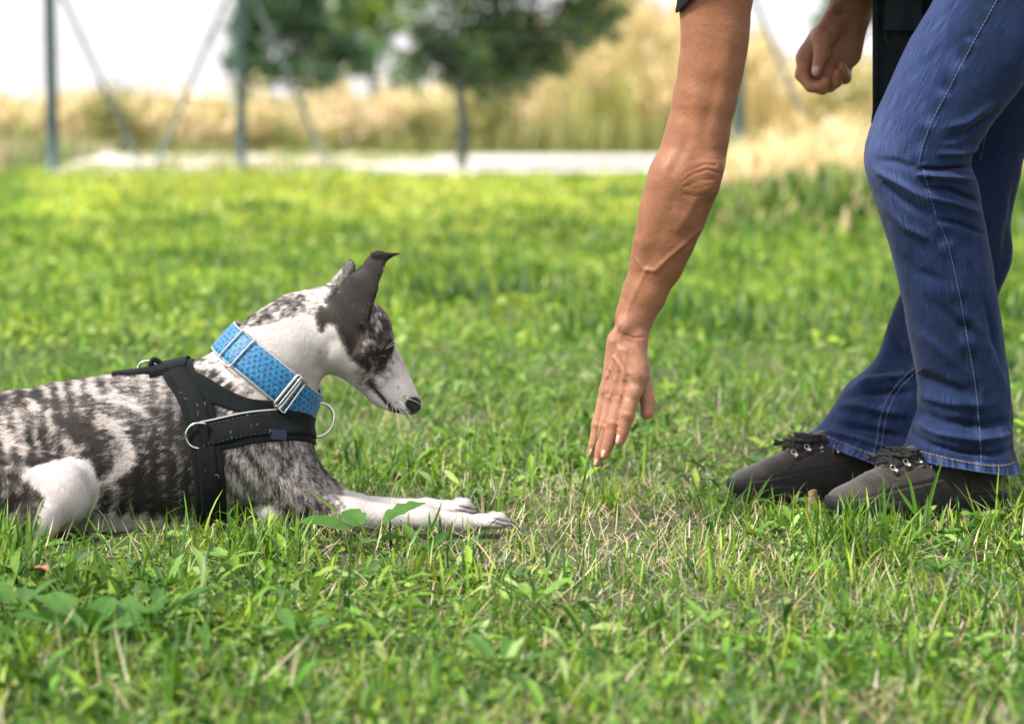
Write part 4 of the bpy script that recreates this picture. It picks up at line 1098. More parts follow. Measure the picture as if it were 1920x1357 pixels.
    # loose skin folds round the elbow
    for poly, a in (([(1278, 330), (1288, 322), (1304, 314), (1324, 309), (1344, 312)], 0.0026), ([(1276, 342), (1288, 334), (1306, 325), (1326, 320), (1346, 326)], 0.0024),
                    ([(1282, 352), (1296, 344), (1312, 338), (1334, 338)], 0.0016), ([(1286, 362), (1302, 368), (1322, 366), (1340, 352)], 0.0014), ([(1292, 352), (1312, 354), (1330, 346)], 0.0012),
                    ([(1272, 350), (1280, 366), (1300, 376)], 0.0009), ([(1290, 304), (1320, 296), (1346, 300)], 0.0010)):
        d_ -= ln([(q[0] + 3.0 * math.sin(q[0]), q[1] + 2.2 * math.sin(q[0] * .7)) for q in poly], 2.2, a * 0.46) * (0.5 + 0.9 * np.clip(vnoise(V, 55, 77) + .4, 0, 1)); d_ += ln([(q[0], q[1] + 5) for q in poly], 5.0, a * 0.16)
    # knuckle creases
    for (x, y) in ((1176, 776), (1151, 792), (1135, 799), (1121, 795)):
        for dy_ in (-6, -2, 3, 7):
            d_ += ln([(x - 9, y + dy_ + 1), (x, y + dy_ - 1), (x + 9, y + dy_ + 2)], 1.5, -0.0006)
        d_ += ln([(x - 3, y), (x + 3, y)], 7, 0.0008)
    for (x, y) in ((1170, 806), (1142, 830), (1127, 842)):
        for dy_ in (-3, 2): d_ += ln([(x - 8, y + dy_), (x + 8, y + dy_ + 2)], 1.4, -0.0004)
    d_ += 0.00035 * fbm(V, 90, 2, 7) + 0.0010 * fbm(V, 24, 3, 8)
    V = V + N * d_[:, None]
    return V, F
def build_hand2():
    """the other hand, hanging relaxed with the palm towards the camera"""
    D = 0.30
    sc = (Y0 + D) / Y0
    f = Field((0.36, 3.70, 0.46), (0.66, 3.98, 0.86), 0.002)
    c = lambda a, b, ra, rb, k=0.006, **kw: f.cap(W(a[0], a[1], D + a[2]), W(b[0], b[1], D + b[2]), ra * PX * sc, rb * PX * sc, k, **kw)
    Yv = (0.1, 1, 0)
    c((1622, -110, 0), (1602, -10, 0), 50, 40, 0.01, flat=Yv, f=0.8)
    c((1602, -10, 0), (1594, 22, 0), 40, 38, 0.01, flat=Yv, f=0.75)
    c((1590, 25, 0.004), (1560, 88, 0.004), 36, 40, 0.012, flat=Yv, f=0.5)
    c((1594, 30, 0.004), (1588, 100, 0.004), 34, 28, 0.012, flat=Yv, f=0.5)
    c((1566, 40, -0.006), (1545, 70, -0.012), 26, 22, 0.01)                  # ball of the thumb
    c((1545, 66, -0.014), (1541, 100, -0.022), 19, 15, 0.006)
    c((1541, 100, -0.022), (1531, 134, -0.026), 14.5, 10.5, 0.004)
    # fingers: knuckle, middle joint, tip curling back towards the palm and the camera
    c((1536, 70, 0.006), (1508, 108, 0.006), 20, 16, 0.008)
    for pts, rs_ in (([(1514, 100, 0.008), (1504, 140, 0.004), (1520, 162, -0.008), (1536, 162, -0.016)], [16, 13.5, 11.5, 10]),
                     ([(1540, 110, 0.012), (1524, 160, 0.010), (1542, 166, -0.010), (1550, 152, -0.018)], [17, 14, 12, 10]),
                     ([(1562, 112, 0.010), (1556, 160, 0.008), (1568, 154, -0.010), (1569, 138, -0.018)], [17, 13.5, 11.5, 9.5]),
                     ([(1582, 108, 0.006), (1584, 146, 0.004), (1582, 138, -0.010), (1578, 122, -0.016)], [16, 12.5, 10.5, 8.5])):
        for i in range(3): c(pts[i], pts[i + 1], rs_[i], rs_[i + 1], 0.0022 if i else 0.006)
    V, F = f.mesh(); V = relax(V, F, 2, 0.4); N = vnormals(V, F)
    px, py = topx(V); front = sstep(-N[:, 1], -0.1, 0.4); d_ = 0
    for poly, w, a in (([(1530, 56), (1548, 50), (1560, 62), (1560, 84), (1552, 104)], 3, -0.0016), ([(1497, 98), (1512, 104)], 2, -0.001), ([(1504, 112), (1520, 118)], 2, -0.001), ([(1570, 112), (1590, 110)], 2.5, -0.001),
                        ([(1590, 30), (1612, 50), (1600, 90)], 12, 0.0018), ([(1526, 100), (1548, 104)], 2, -0.0007), ([(1524, 118), (1542, 120)], 2, -0.0006), ([(1500, 142), (1508, 150)], 2, -.0006)):
        d, t = polydist(px, py, poly); d_ = d_ + a * np.exp(-(d / w) ** 2) * front
    return V + N * (d_ + 0.0005 * fbm(V, 35, 2, 5))[:, None], F
armV, armF = build_arm(); h2V, h2F = build_hand2()
# rest of the body, dressed and above the picture: shoulders, neck, head, trunk and legs inside the clothes
fb = Field((-0.05, 3.30, 0.04), (1.10, 4.15, 1.28), 0.011)
HIP = W(2040, -250, 0.16); SHL = W(1362, -150, 0.01); SHR = W(1400, -170, 0.32); CH = W(1440, -190, 0.165); NK = W(1310, -215, 0.165)
fb.cap(HIP, W(1760, -230, 0.16), 0.13, 0.12, 0.04); fb.cap(W(1760, -230, 0.16), CH, 0.12, 0.135, 0.04)
fb.cap(SHL, SHR, 0.055, 0.055, 0.04); fb.cap(CH, NK, 0.09, 0.06, 0.03); fb.cap(NK, W(1230, -200, 0.165), 0.055, 0.052, 0.02)
fb.ell(W(1160, -180, 0.165), (0.10, 0.076, 0.115), k=0.02); fb.ell(W(1110, -110, 0.165), (0.06, 0.06, 0.07), k=0.02); fb.ell(W(1045, -135, 0.165), (0.018, 0.014, 0.018), k=0.012)
for s_ in (-1, 1): fb.ell(W(1175, -170, 0.165 + s_ * 0.078), (0.012, 0.012, 0.028), k=0.006)
fb.cap(SHL, W(1350, -70, 0.012), 0.055, 0.056, 0.02); fb.cap(SHR, W(1610, -100, 0.31), 0.055, 0.040, 0.02)
for pts in ([(2040, -250, 0.08), (1735, 280, 0.03), (1810, 870, 0.10)], [(2040, -250, 0.24), (1835, 300, 0.22), (1650, 850, 0.24)]):
    fb.cap(W(*pts[0]), W(*pts[1]), 0.062, 0.038, 0.01); fb.cap(W(*pts[1]), W(*pts[2]), 0.038, 0.028, 0.01)
bV, bF = fb.mesh()
V, F = join([(armV, armF), (h2V, h2F), (bV, bF)])
px, py = topx(V); w = fbm(V, 14, 3, 3); w2 = fbm(V, 70, 2, 4)
skin = np.array([0.240, 0.104, 0.053]); skin2 = np.array([0.36, 0.180, 0.115]); dark2 = np.array([0.30, 0.150, 0.095])
t = sstep(py, 500, 700)[:, None] * (px < 1300)[:, None]  # hand paler than the tanned arm, partly light put into its colour
sc_ = skin * (1 - t) + skin2 * t
sc_ = sc_ * (1 + 0.16 * w + 0.10 * w2 + 0.08 * fbm(V, 200, 2, 6))[:, None] * (1 - 0.35 * (vnoise(V, 230, 19) > 0.86))[:, None]
red = np.zeros(len(V))
for (x, y, r) in ((1320, 335, 26), (1151, 792, 12), (1176, 777, 12), (1135, 800, 12), (1118, 862, 12), (1134, 848, 12), (1163, 820, 12), (1213, 770, 18)):
    red += np.exp(-(((px - x) ** 2 + (py - y) ** 2) / r ** 2))
sc_ = sc_ * (1 - 0.14 * np.clip(red, 0, 1)[:, None] * np.array([0.3, 1.0, 1.0]))
sc_[len(armV):len(armV) + len(h2V)] = (np.array([0.40, 0.185, 0.112]) * (1 + 0.10 * w + 0.06 * w2)[:, None])[len(armV):len(armV) + len(h2V)]  # shaded hanging hand gets brighter skin, light put into its colour
adopt(mk("body", V, F, m_skin, color=np.clip(sc_, 0.01, 0.9)), person)
armBVH = BVHTree.FromPolygons(armV.tolist(), armF.tolist())
h2BVH = BVHTree.FromPolygons(h2V.tolist(), h2F.tolist())
def nail(px_, py_, ang, ln_, wd, bv, toward=(0, -1, 0)):
    o_ = np.array([0, 0, CAM_H]); us = np.linspace(-1, 1, 7); vs = np.linspace(-1, 1, 7); pts = []; ca, sa = math.cos(ang), math.sin(ang)
    for u in us:
        for v in vs:
            uu = u * wd * (1 - 0.18 * max(v, 0) ** 2); vv = v * ln_ * (1 - 0.25 * u * u)
            x = px_ + uu * ca - vv * sa; y = py_ + uu * sa + vv * ca
            tgt = W(x, y, 0.0); d = tgt - o_; d /= np.linalg.norm(d)
            h = bv.ray_cast(Vector(o_), Vector(d))
            if h[0] is None:
                h = bv.find_nearest(Vector(W(x, y, np.mean([0.01])))) 
            edge = 1 - max(abs(u), abs(v)) ** 4
            pts.append(np.array(h[0]) + np.array(h[1]) * (0.0001 + 0.0007 * edge))
    adopt(mk("fingernail", np.array(pts), grid_faces(7, 7), m_nail), person)
nail(1158, 823, R(14), 8.5, 3.4, armBVH); nail(1130, 851, R(16), 8.5, 3.4, armBVH); nail(1107.5, 847, R(10), 6, 2.2, armBVH); nail(1117, 866, R(14), 7, 2.6, armBVH)
nail(1529, 133, R(12), 9, 6, h2BVH)

# fine hair on the forearm and the back of the hand
rs = np.random.RandomState(9); an = vnormals(armV, armF); ids = rs.choice(len(armV), 5200); ax_, ay_ = topx(armV[ids])
ids = ids[(ay_ > 330) & (ay_ < 720) & (rs.rand(len(ids)) < 0.8)]; k = len(ids); P = armV[ids]; Nn = an[ids]
D = np.array([-0.5, 0, -1.0]) + rs.randn(k, 3) * .35; D -= Nn * (D * Nn).sum(1, keepdims=True); D /= np.linalg.norm(D, axis=1, keepdims=True); L = rs.uniform(.004, .009, k)[:, None]
sd = np.cross(D, Nn) * 0.00013; V3 = np.stack([P - sd, P + sd, P + (D * .95 + Nn * .3) * L], 1).reshape(-1, 3)
o = mk("arm_hair", V3, np.arange(3 * k).reshape(-1, 3), mat("fair_brown_hair", (0.16, 0.08, 0.04), 0.5)); adopt(o, person); o["kind"] = "stuff"
# ---------------------------------------------------------------- jeans
m_denim = bpy.data.materials.new("blue_denim"); m_denim.use_nodes = True
nt = m_denim.node_tree; N_, L_ = nt.nodes, nt.links; pb = N_["Principled BSDF"]
uvn = N_.new("ShaderNodeUVMap")
def nz_(scale_uv, detail=4):
    mp = N_.new("ShaderNodeMapping"); mp.inputs["Scale"].default_value = (scale_uv[0], scale_uv[1], 1); L_.new(uvn.outputs[0], mp.inputs["Vector"])
    n = N_.new("ShaderNodeTexNoise"); n.inputs["Scale"].default_value = 1.0; n.inputs["Detail"].default_value = detail; L_.new(mp.outputs[0], n.inputs["Vector"]); return n.outputs["Fac"]
def mth2(op, a, b=None):
    n = N_.new("ShaderNodeMath"); n.operation = op
    for i, x in enumerate((a, b)):
        if x is None: continue
        if isinstance(x, (int, float)): n.inputs[i].default_value = x
        else: L_.new(x, n.inputs[i])
    return n.outputs[0]
streak = nz_((700, 28), 3); slub = nz_((160, 900), 3); big = nz_((14, 6), 4); twill = nz_((1300, 1300), 2)
fac = mth2('ADD', mth2('ADD', mth2('MULTIPLY', streak, 0.50), mth2('MULTIPLY', slub, 0.24)), mth2('ADD', mth2('MULTIPLY', big, 0.25), mth2('MULTIPLY', twill, 0.35)))
at = N_.new("ShaderNodeAttribute"); at.attribute_name = "col"
sp_ = N_.new("ShaderNodeSeparateColor"); L_.new(at.outputs["Color"], sp_.inputs[0])
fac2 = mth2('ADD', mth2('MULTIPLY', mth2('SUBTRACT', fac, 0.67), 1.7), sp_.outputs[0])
cr = N_.new("ShaderNodeValToRGB"); e = cr.color_ramp.elements
e[0].position = 0.0; e[0].color = (0.002, 0.010, 0.022, 1); e[1].position = 1.0; e[1].color = (0.072, 0.104, 0.255, 1)
q = e.new(0.45); q.color = (0.010, 0.023, 0.078, 1)
L_.new(fac2, cr.inputs[0]); L_.new(cr.outputs[0], pb.inputs["Base Color"]); pb.inputs["Roughness"].default_value = 0.85; pb.inputs["Specular IOR Level"].default_value = 0.15; pb.inputs["Sheen Weight"].default_value = 0.06
bp = N_.new("ShaderNodeBump"); bp.inputs["Strength"].default_value = 0.5; bp.inputs["Distance"].default_value = 0.0012; L_.new(fac, bp.inputs["Height"]); L_.new(bp.outputs[0], pb.inputs["Normal"])
NEAR = [(1930, -330, 2230, -60, .10), (1850, -190, 2110, -20, .085), (1790, -75, 2010, 60, .07), (1750, 0, 1965, 105, .06), (1712, 65, 1925, 150, .05), (1680, 130, 1893, 188, .04), (1650, 195, 1866, 225, .035), (1630, 245, 1843, 258, .03),
        (1620, 295, 1822, 290, .03), (1626, 335, 1822, 318, .032), (1640, 372, 1832, 345, .036), (1655, 410, 1840, 390, .042), (1672, 465, 1852, 445, .05), (1685, 520, 1863, 505, .058), (1696, 580, 1873, 570, .066),
        (1706, 640, 1883, 640, .075), (1718, 700, 1890, 715, .085), (1723, 755, 1896, 785, .092), (1710, 800, 1898, 832, .088), (1701, 828, 1903, 858, .086), (1702, 852, 1906, 886, .086)]
FAR = [(1960, -320, 2200, -60, .25), (1800, 0, 2010, 100, .24), (1750, 130, 1960, 190, .23), (1738, 230, 1932, 270, .225), (1744, 290, 1918, 300, .225), (1750, 340, 1908, 350, .225), (1745, 400, 1896, 412, .225), (1722, 470, 1886, 485, .225),
       (1692, 540, 1868, 565, .225), (1664, 610, 1848, 645, .228), (1640, 675, 1825, 725, .23), (1596, 722, 1802, 790, .232), (1566, 765, 1774, 838, .235), (1537, 802, 1740, 870, .226), (1528, 822, 1722, 892, .224)]
SEAM1 = [(1882, -30), (1867, 0), (1842, 45), (1816, 92), (1775, 170), (1741, 237), (1721, 305), (1731, 325), (1748, 390), (1775, 460), (1798, 560), (1812, 640), (1826, 720), (1834, 800), (1838, 875)]
SEAM2 = [(1722, 688), (1700, 705), (1672, 738), (1655, 780), (1648, 820), (1638, 866)]
def leg(sections, seam, depth, seed, ns=620, nt_=260):
    S = spline(sections, ns)
    A = W(S[:, 0], S[:, 1], S[:, 4]); B = W(S[:, 2], S[:, 3], S[:, 4])
    C = (A + B) / 2; a = np.linalg.norm(A - B, axis=1) / 2; U = (A - B) / (2 * a)[:, None]
    th = np.linspace(0, 2 * np.pi, nt_, endpoint=False)
    ct, st = np.cos(th), np.sin(th); e = 0.92
    cx = np.sign(ct) * np.abs(ct) ** e; sy = np.sign(st) * np.abs(st) ** e
    b = a * depth
    V = C[:, None] + (a[:, None] * cx)[..., None] * U[:, None] - (b[:, None] * sy)[..., None] * np.array([0, 1.0, 0])
    F = grid_faces(ns, nt_, False, True)
    Vf = V.reshape(-1, 3); N = vnormals(Vf, F)
    if (N * (Vf - np.repeat(C, nt_, 0))).sum() < 0: F = F[:, ::-1]; N = -N
    s = np.r_[0, np.cumsum(np.linalg.norm(np.diff(C, axis=0), axis=1))]
    uv = np.stack(np.broadcast_arrays((th / (2 * np.pi) * 0.45)[None], s[:, None]), -1).reshape(-1, 2)
    return Vf, F, N, uv, s
m_thread = mat("gold_thread", (0.28, 0.20, 0.09), 0.6); m_thread2 = mat("pale_blue_thread", (0.16, 0.19, 0.30), 0.7)
def dress(name, sections, seam, depth, seed, near):
    V, F, N, uv, s = leg(sections, seam, depth, seed)
    px, py = topx(V); front = sstep(-N[:, 1], -0.1, 0.4); d_ = np.zeros(len(V)); fade_shade = np.full(len(V), 0.36)  # worn thigh and knee, plus painted shade at the back and in folds
    def ln(poly, w, amp, taper=True):
        d, t = polydist(px, py, poly); tp = (np.sin(np.pi * np.clip(t, 0.02, 0.98)) ** 0.5 if taper else 1)
        return amp * np.exp(-(d / w) ** 2) * front * tp
    if near:
        folds = [([(1724, 316), (1760, 318), (1800, 314), (1824, 312)], 5, -0.0085), ([(1722, 326), (1770, 330), (1822, 338)], 9, 0.0060), ([(1735, 352), (1780, 356), (1830, 378)], 7, -0.0050), ([(1740, 368), (1790, 380), (1838, 402)], 9, 0.0035),
                 ([(1758, 412), (1800, 420), (1846, 440)], 7, -0.0030), ([(1640, 300), (1680, 304), (1722, 318)], 11, -0.0020), ([(1650, 340), (1690, 372), (1740, 404)], 12, -0.0035), ([(1642, 318), (1690, 345), (1735, 372)], 10, 0.0030), ([(1664, 385), (1700, 425), (1745, 450)], 12, 0.0025),
                 ([(1775, 262), (1810, 250), (1866, 212)], 9, -0.0040), ([(1770, 240), (1812, 230), (1870, 190)], 10, 0.0030), ([(1760, 288), (1800, 286), (1836, 276)], 8, 0.0035), ([(1690, 480), (1720, 510), (1780, 530)], 14, -0.002),
                 ([(1712, 700), (1760, 720), (1820, 740)], 16, -0.004), ([(1716, 735), (1770, 752), (1850, 760)], 15, 0.004), ([(1716, 770), (1770, 790), (1840, 800), (1890, 790)], 12, -0.006), ([(1712, 790), (1760, 815), (1830, 828), (1895, 815)], 10, 0.006),
                 ([(1712, 812), (1745, 832), (1800, 846), (1860, 852), (1897, 842)], 7, -0.006), ([(1830, 600), (1860, 660), (1885, 740)], 12, 0.003), ([(1845, 560), (1862, 620), (1870, 690)], 10, -0.003), ([(1740, 560), (1790, 600), (1850, 640)], 16, -0.0022), ([(1720, 620), (1760, 650), (1800, 690)], 14, 0.002),
                 ([(1700, 140), (1760, 100), (1830, 60)], 16, -0.0012)]
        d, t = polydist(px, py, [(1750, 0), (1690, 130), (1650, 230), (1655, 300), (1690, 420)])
        fade_shade += 0.27 * np.exp(-(d / 62) ** 2) * sstep(py, 480, 330) + 0.16 * np.exp(-(np.hypot(px - 1650, py - 290) / 60) ** 2)
        fade_shade += 0.08 * sstep(py, 330, 380) * np.exp(-((px - (1700 + (py - 350) * 0.14)) / 40) ** 2) - 0.10 * sstep(py, 480, 620) 
        fade_shade -= 0.12 * np.exp(-((px - (1860 - (py) * 0.10)) / 60) ** 2) * sstep(py, 300, 200) - 0.10 * np.exp(-((px - (1845 + (py - 500) * 0.12)) / 26) ** 2) * sstep(py, 380, 460)
    else:
        folds = [([(1880, 470), (1896, 400), (1905, 340)], 10, -0.003), ([(1870, 540), (1890, 480), (1898, 430)], 8, 0.004), ([(1600, 722), (1650, 712), (1710, 700)], 10, 0.006), ([(1590, 740), (1650, 735), (1710, 735)], 10, -0.006), ([(1575, 760), (1620, 762), (1690, 775)], 12, 0.006),
                 ([(1562, 790), (1610, 800), (1690, 820)], 9, -0.006), ([(1550, 806), (1600, 820), (1680, 845)], 7, 0.005), ([(1660, 620), (1690, 660), (1720, 680)], 12, -0.004), ([(1585, 700), (1575, 740), (1570, 775)], 10, 0.003)]
        fade_shade -= 0.12; fade_shade += 0.10 * sstep(py, 560, 640)
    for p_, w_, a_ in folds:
        d_ += ln(p_, w_ * 0.70, a_ * 1.85); fade_shade += ln(p_, w_ * 0.6, np.sign(a_) * 0.10)  # fold ridges tinted lighter and creases darker, shading put into the colour
    # puckers across the seam
    d, t = polydist(px, py, seam)
    L = sum(math.hypot(seam[i + 1][0] - seam[i][0], seam[i + 1][1] - seam[i][1]) for i in range(len(seam) - 1))
    rs = np.random.RandomState(seed); ph = t * L / 7.5 + 2.2 * np.interp(t * 40, np.arange(41), rs.rand(41)); amp = np.interp(t * 25, np.arange(26), rs.uniform(0.15, 1, 26))
    puck = np.sin(ph) * amp * np.exp(-((d - 6) / 9) ** 2) * front
    d_ += 0.0019 * puck; fade_shade += 0.28 * puck
    d_ += 0.0012 * np.exp(-(d / 3) ** 2) * front
    # leg-long drape
    P_ = V.copy(); P_[:, 2] *= 0.5
    d_ += 0.0045 * fbm(P_, 15, 3, seed) + 0.0030 * (1 - np.abs(fbm(P_ + 3, 22, 2, seed + 5)) * 3) * sstep(py, 640, 760) + 0.0008 * fbm(V, 60, 2, seed + 1)
    # worn hem
    hem = sstep(uv[:, 1], s[-1] - 0.013, s[-1] - 0.003)
    hemz = (uv[:, 1] > s[-1] - 0.016)
    fade_shade += np.where(hemz, 0.22 + 0.55 * np.clip(vnoise(np.stack([uv[:, 0] * 260, uv[:, 1] * 30, uv[:, 0] * 0], -1), 1, 3), 0, 1), 0) + 0.3 * (uv[:, 1] > s[-1] - 0.0025)
    d_ += np.where(hemz, 0.0012 + 0.0008 * np.sin(uv[:, 0] * 900), 0)
    V2 = V + N * d_[:, None]
    return V2, F, np.stack([fade_shade] * 3, -1), uv, s
n_ = dress("near", NEAR, SEAM1, 0.86, 11, True); f_2 = dress("far", FAR, SEAM2, 0.80, 12, False)
hipf = Field((0.70, 3.42, 0.55), (1.12, 4.0, 1.22), 0.008)
hipf.cap(W(2075, -205, 0.08), W(2075, -205, 0.25), 0.118, 0.112, 0.03); hipf.cap(W(2060, -290, 0.16), W(2020, -310, 0.16), 0.13, 0.12, 0.03)
hV, hF = hipf.mesh()
V, F = join([(n_[0], n_[1]), (f_2[0], f_2[1]), (hV, hF)])
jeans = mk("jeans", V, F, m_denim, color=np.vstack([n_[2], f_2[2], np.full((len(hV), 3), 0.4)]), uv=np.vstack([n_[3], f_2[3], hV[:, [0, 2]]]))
adopt(jeans, person)
jm = jeans.modifiers.new("thick", 'SOLIDIFY'); jm.thickness = 0.0018; jm.offset = -1
jBVH = BVHTree.FromPolygons(V.tolist(), F.tolist())
def on_jeans(pts, n, off=0.0008, dy=None):
    P = spline(pts, n); out = []
    o_ = np.array([0, 0, CAM_H])
    for p in P:
        t = W(p[0], p[1], 0); d = t - o_; d /= np.linalg.norm(d)
        h = jBVH.ray_cast(Vector(o_), Vector(d))
        if h[0] is not None: 
            nn = np.array(h[1]); nn = nn if nn[1] < 0 else -nn
            out.append(np.array(h[0]) + nn * off)
    return np.array(out)
def stitch(pts, name, m_, r=0.0005, n=200, dash=3, off=0.0010):
    P = on_jeans(pts, n, off); parts = []
    for i in range(0, len(P) - dash, dash + 1):
        if np.linalg.norm(P[i + dash] - P[i]) < 0.02: parts.append(tube(P[i:i + dash + 1], r, 4, caps=False))
    if parts:
        v, f_ = join(parts); o_s = mk(name, v, f_, m_); adopt(o_s, jeans); o_s['kind'] = 'stuff'
stitch([(x + 2, y) for x, y in SEAM1], "seam_stitching", m_thread2, 0.0004, 500, 3)
stitch([(x - 3, y) for x, y in SEAM2], "seam_stitching", m_thread2, 0.0005, 120, 3); stitch([(x + 7, y + 2) for x, y in SEAM2], "seam_stitching", m_thread2, 0.0005, 120, 3)
stitch([(1838, 300), (1846, 262), (1850, 240)], "seam_stitching", m_thread2, 0.0005, 60, 3)
stitch([(1711, 842), (1745, 851), (1800, 864), (1850, 872), (1884, 872), (1902, 866)], "hem_stitching", m_thread, 0.0006, 130, 4)
stitch([(1536, 813), (1570, 826), (1620, 846), (1660, 859), (1702, 868)], "hem_stitching", m_thread, 0.0006, 110, 4)
# ---------------------------------------------------------------- tee shirt, head hair, dark jacket hanging open
m_tee = mat("charcoal_knit", (0.009, 0.012, 0.014), 0.9, spec=0.12, bump=(300, 0.3))
m_jkt = mat("black_fleece", (0.008, 0.012, 0.014), 0.95, spec=0.08, bump=(160, 0.6), sheen=0.15, noise=(30, 0.3))
ft = Field((0.12, 3.30, 0.72), (1.02, 4.10, 1.30), 0.007)
ft.cap(W(1960, -260, 0.16), W(1760, -235, 0.16), 0.14, 0.135, 0.04); ft.cap(W(1760, -235, 0.16), CH, 0.135, 0.152, 0.04); ft.cap(CH, W(1370, -200, 0.165), 0.12, 0.08, 0.03)
ft.cap(SHL, SHR, 0.072, 0.072, 0.05)
ft.cap(SHL, W(1352, -110, 0.012), 0.068, 0.064, 0.02, flat=(0, 1, 0), f=0.95)
V, F = ft.mesh(); px, py = topx(V)
adopt(mk("t_shirt", V, F, m_tee), person)
# sleeve hem, the corner that dips into the picture
th = np.linspace(0, 2 * np.pi, 72, endpoint=False); rings = []
for k, (z, rr) in enumerate(((-150, 0.0575), (-90, 0.0585), (-50, 0.059), (-47, 0.0602), (-41, 0.0602), (-38, 0.0590))):
    c0 = W(1345 - 0.10 * z, z - 5, 0.012); tilt = (0.2, 0.5, 0.85, 0.88, 0.88, 0.88)[k]
    P = np.stack([c0[0] + rr * 1.06 * np.cos(th), c0[1] + rr * np.sin(th), c0[2] + rr * np.cos(th) * tilt + 0.0015 * np.sin(th * 5)], -1)
    rings.append(P)
V = np.array(rings).reshape(-1, 3); o = mk("sleeve", V, grid_faces(len(rings), 72, False, True), m_tee); adopt(o, person)
o.modifiers.new("s", 'SOLIDIFY').thickness = 0.002
fh = Field((0.0, 3.5, 0.80), (0.40, 3.95, 1.20), 0.006); fh.ell(W(1180, -195, 0.165), (0.107, 0.086, 0.118), k=0.02); fh.ell(W(1105, -105, 0.165), (0.075, 0.09, 0.085), k=0.02, op='-')
V, F = fh.mesh(); adopt(mk("hair", V + 0.003 * vnormals(V, F) * fbm(V, 60, 2, 3)[:, None], F, mat("brown_hair", (0.05, 0.03, 0.02), 0.6, bump=(200, 1.0))), person)
def panel(pts_left, pts_right, dyl, dyr, thick, name, m_, fold=0.006, par=person):
    A = spline([W(x, y, dyl) for x, y in pts_left], 60); B = spline([W(x, y, dyr) for x, y in pts_right], 60)
    us = np.linspace(0, 1, 40); G_ = A[:, None] * (1 - us[None, :, None]) + B[:, None] * us[None, :, None]
    G_[..., 1] += fold * np.sin(us * 9 + 1)[None] + 0.003 * np.sin(np.linspace(0, 5, 60))[:, None]
    o = mk(name, G_.reshape(-1, 3), grid_faces(60, 40), m_); s = o.modifiers.new("s", 'SOLIDIFY'); s.thickness = thick; s.offset = 0
    b = o.modifiers.new("sub", 'SUBSURF'); b.levels = 1; b.render_levels = 1
    if par is not None: adopt(o, par)
    return o
jacket = panel([(1641, -140), (1640, 0), (1639, 100), (1638, 200), (1635, 240)], [(1810, -140), (1790, 20), (1760, 120), (1720, 240), (1700, 300)], 0.155, 0.145, 0.010, "jacket", m_jkt)
o = panel([(1662, -20), (1658, 30), (1656, 58)], [(1732, -20), (1730, 30), (1728, 60)], 0.138, 0.136, 0.008, "pocket_flap", mat("black_ribbed_cloth", (0.012, 0.017, 0.019), 0.9, bump=(500, 0.4), spec=0.15), fold=0.003, par=None); adopt(o, jacket)
o = panel([(1660, 50), (1664, 80), (1690, 100)], [(1728, 50), (1728, 80), (1716, 100)], 0.140, 0.138, 0.008, "pocket_bag", m_jkt, fold=0.004, par=None); adopt(o, jacket)
v, f_ = tube(spline([W(1640, y, 0.150) + np.array([0, 0, 0]) for y in (-100, 0, 80, 150, 205)] + [W(1637, 232, 0.150)], 60), 0.0035, 8); adopt(mk_t("jacket_edge", v, f_, mat=m_jkt), jacket)

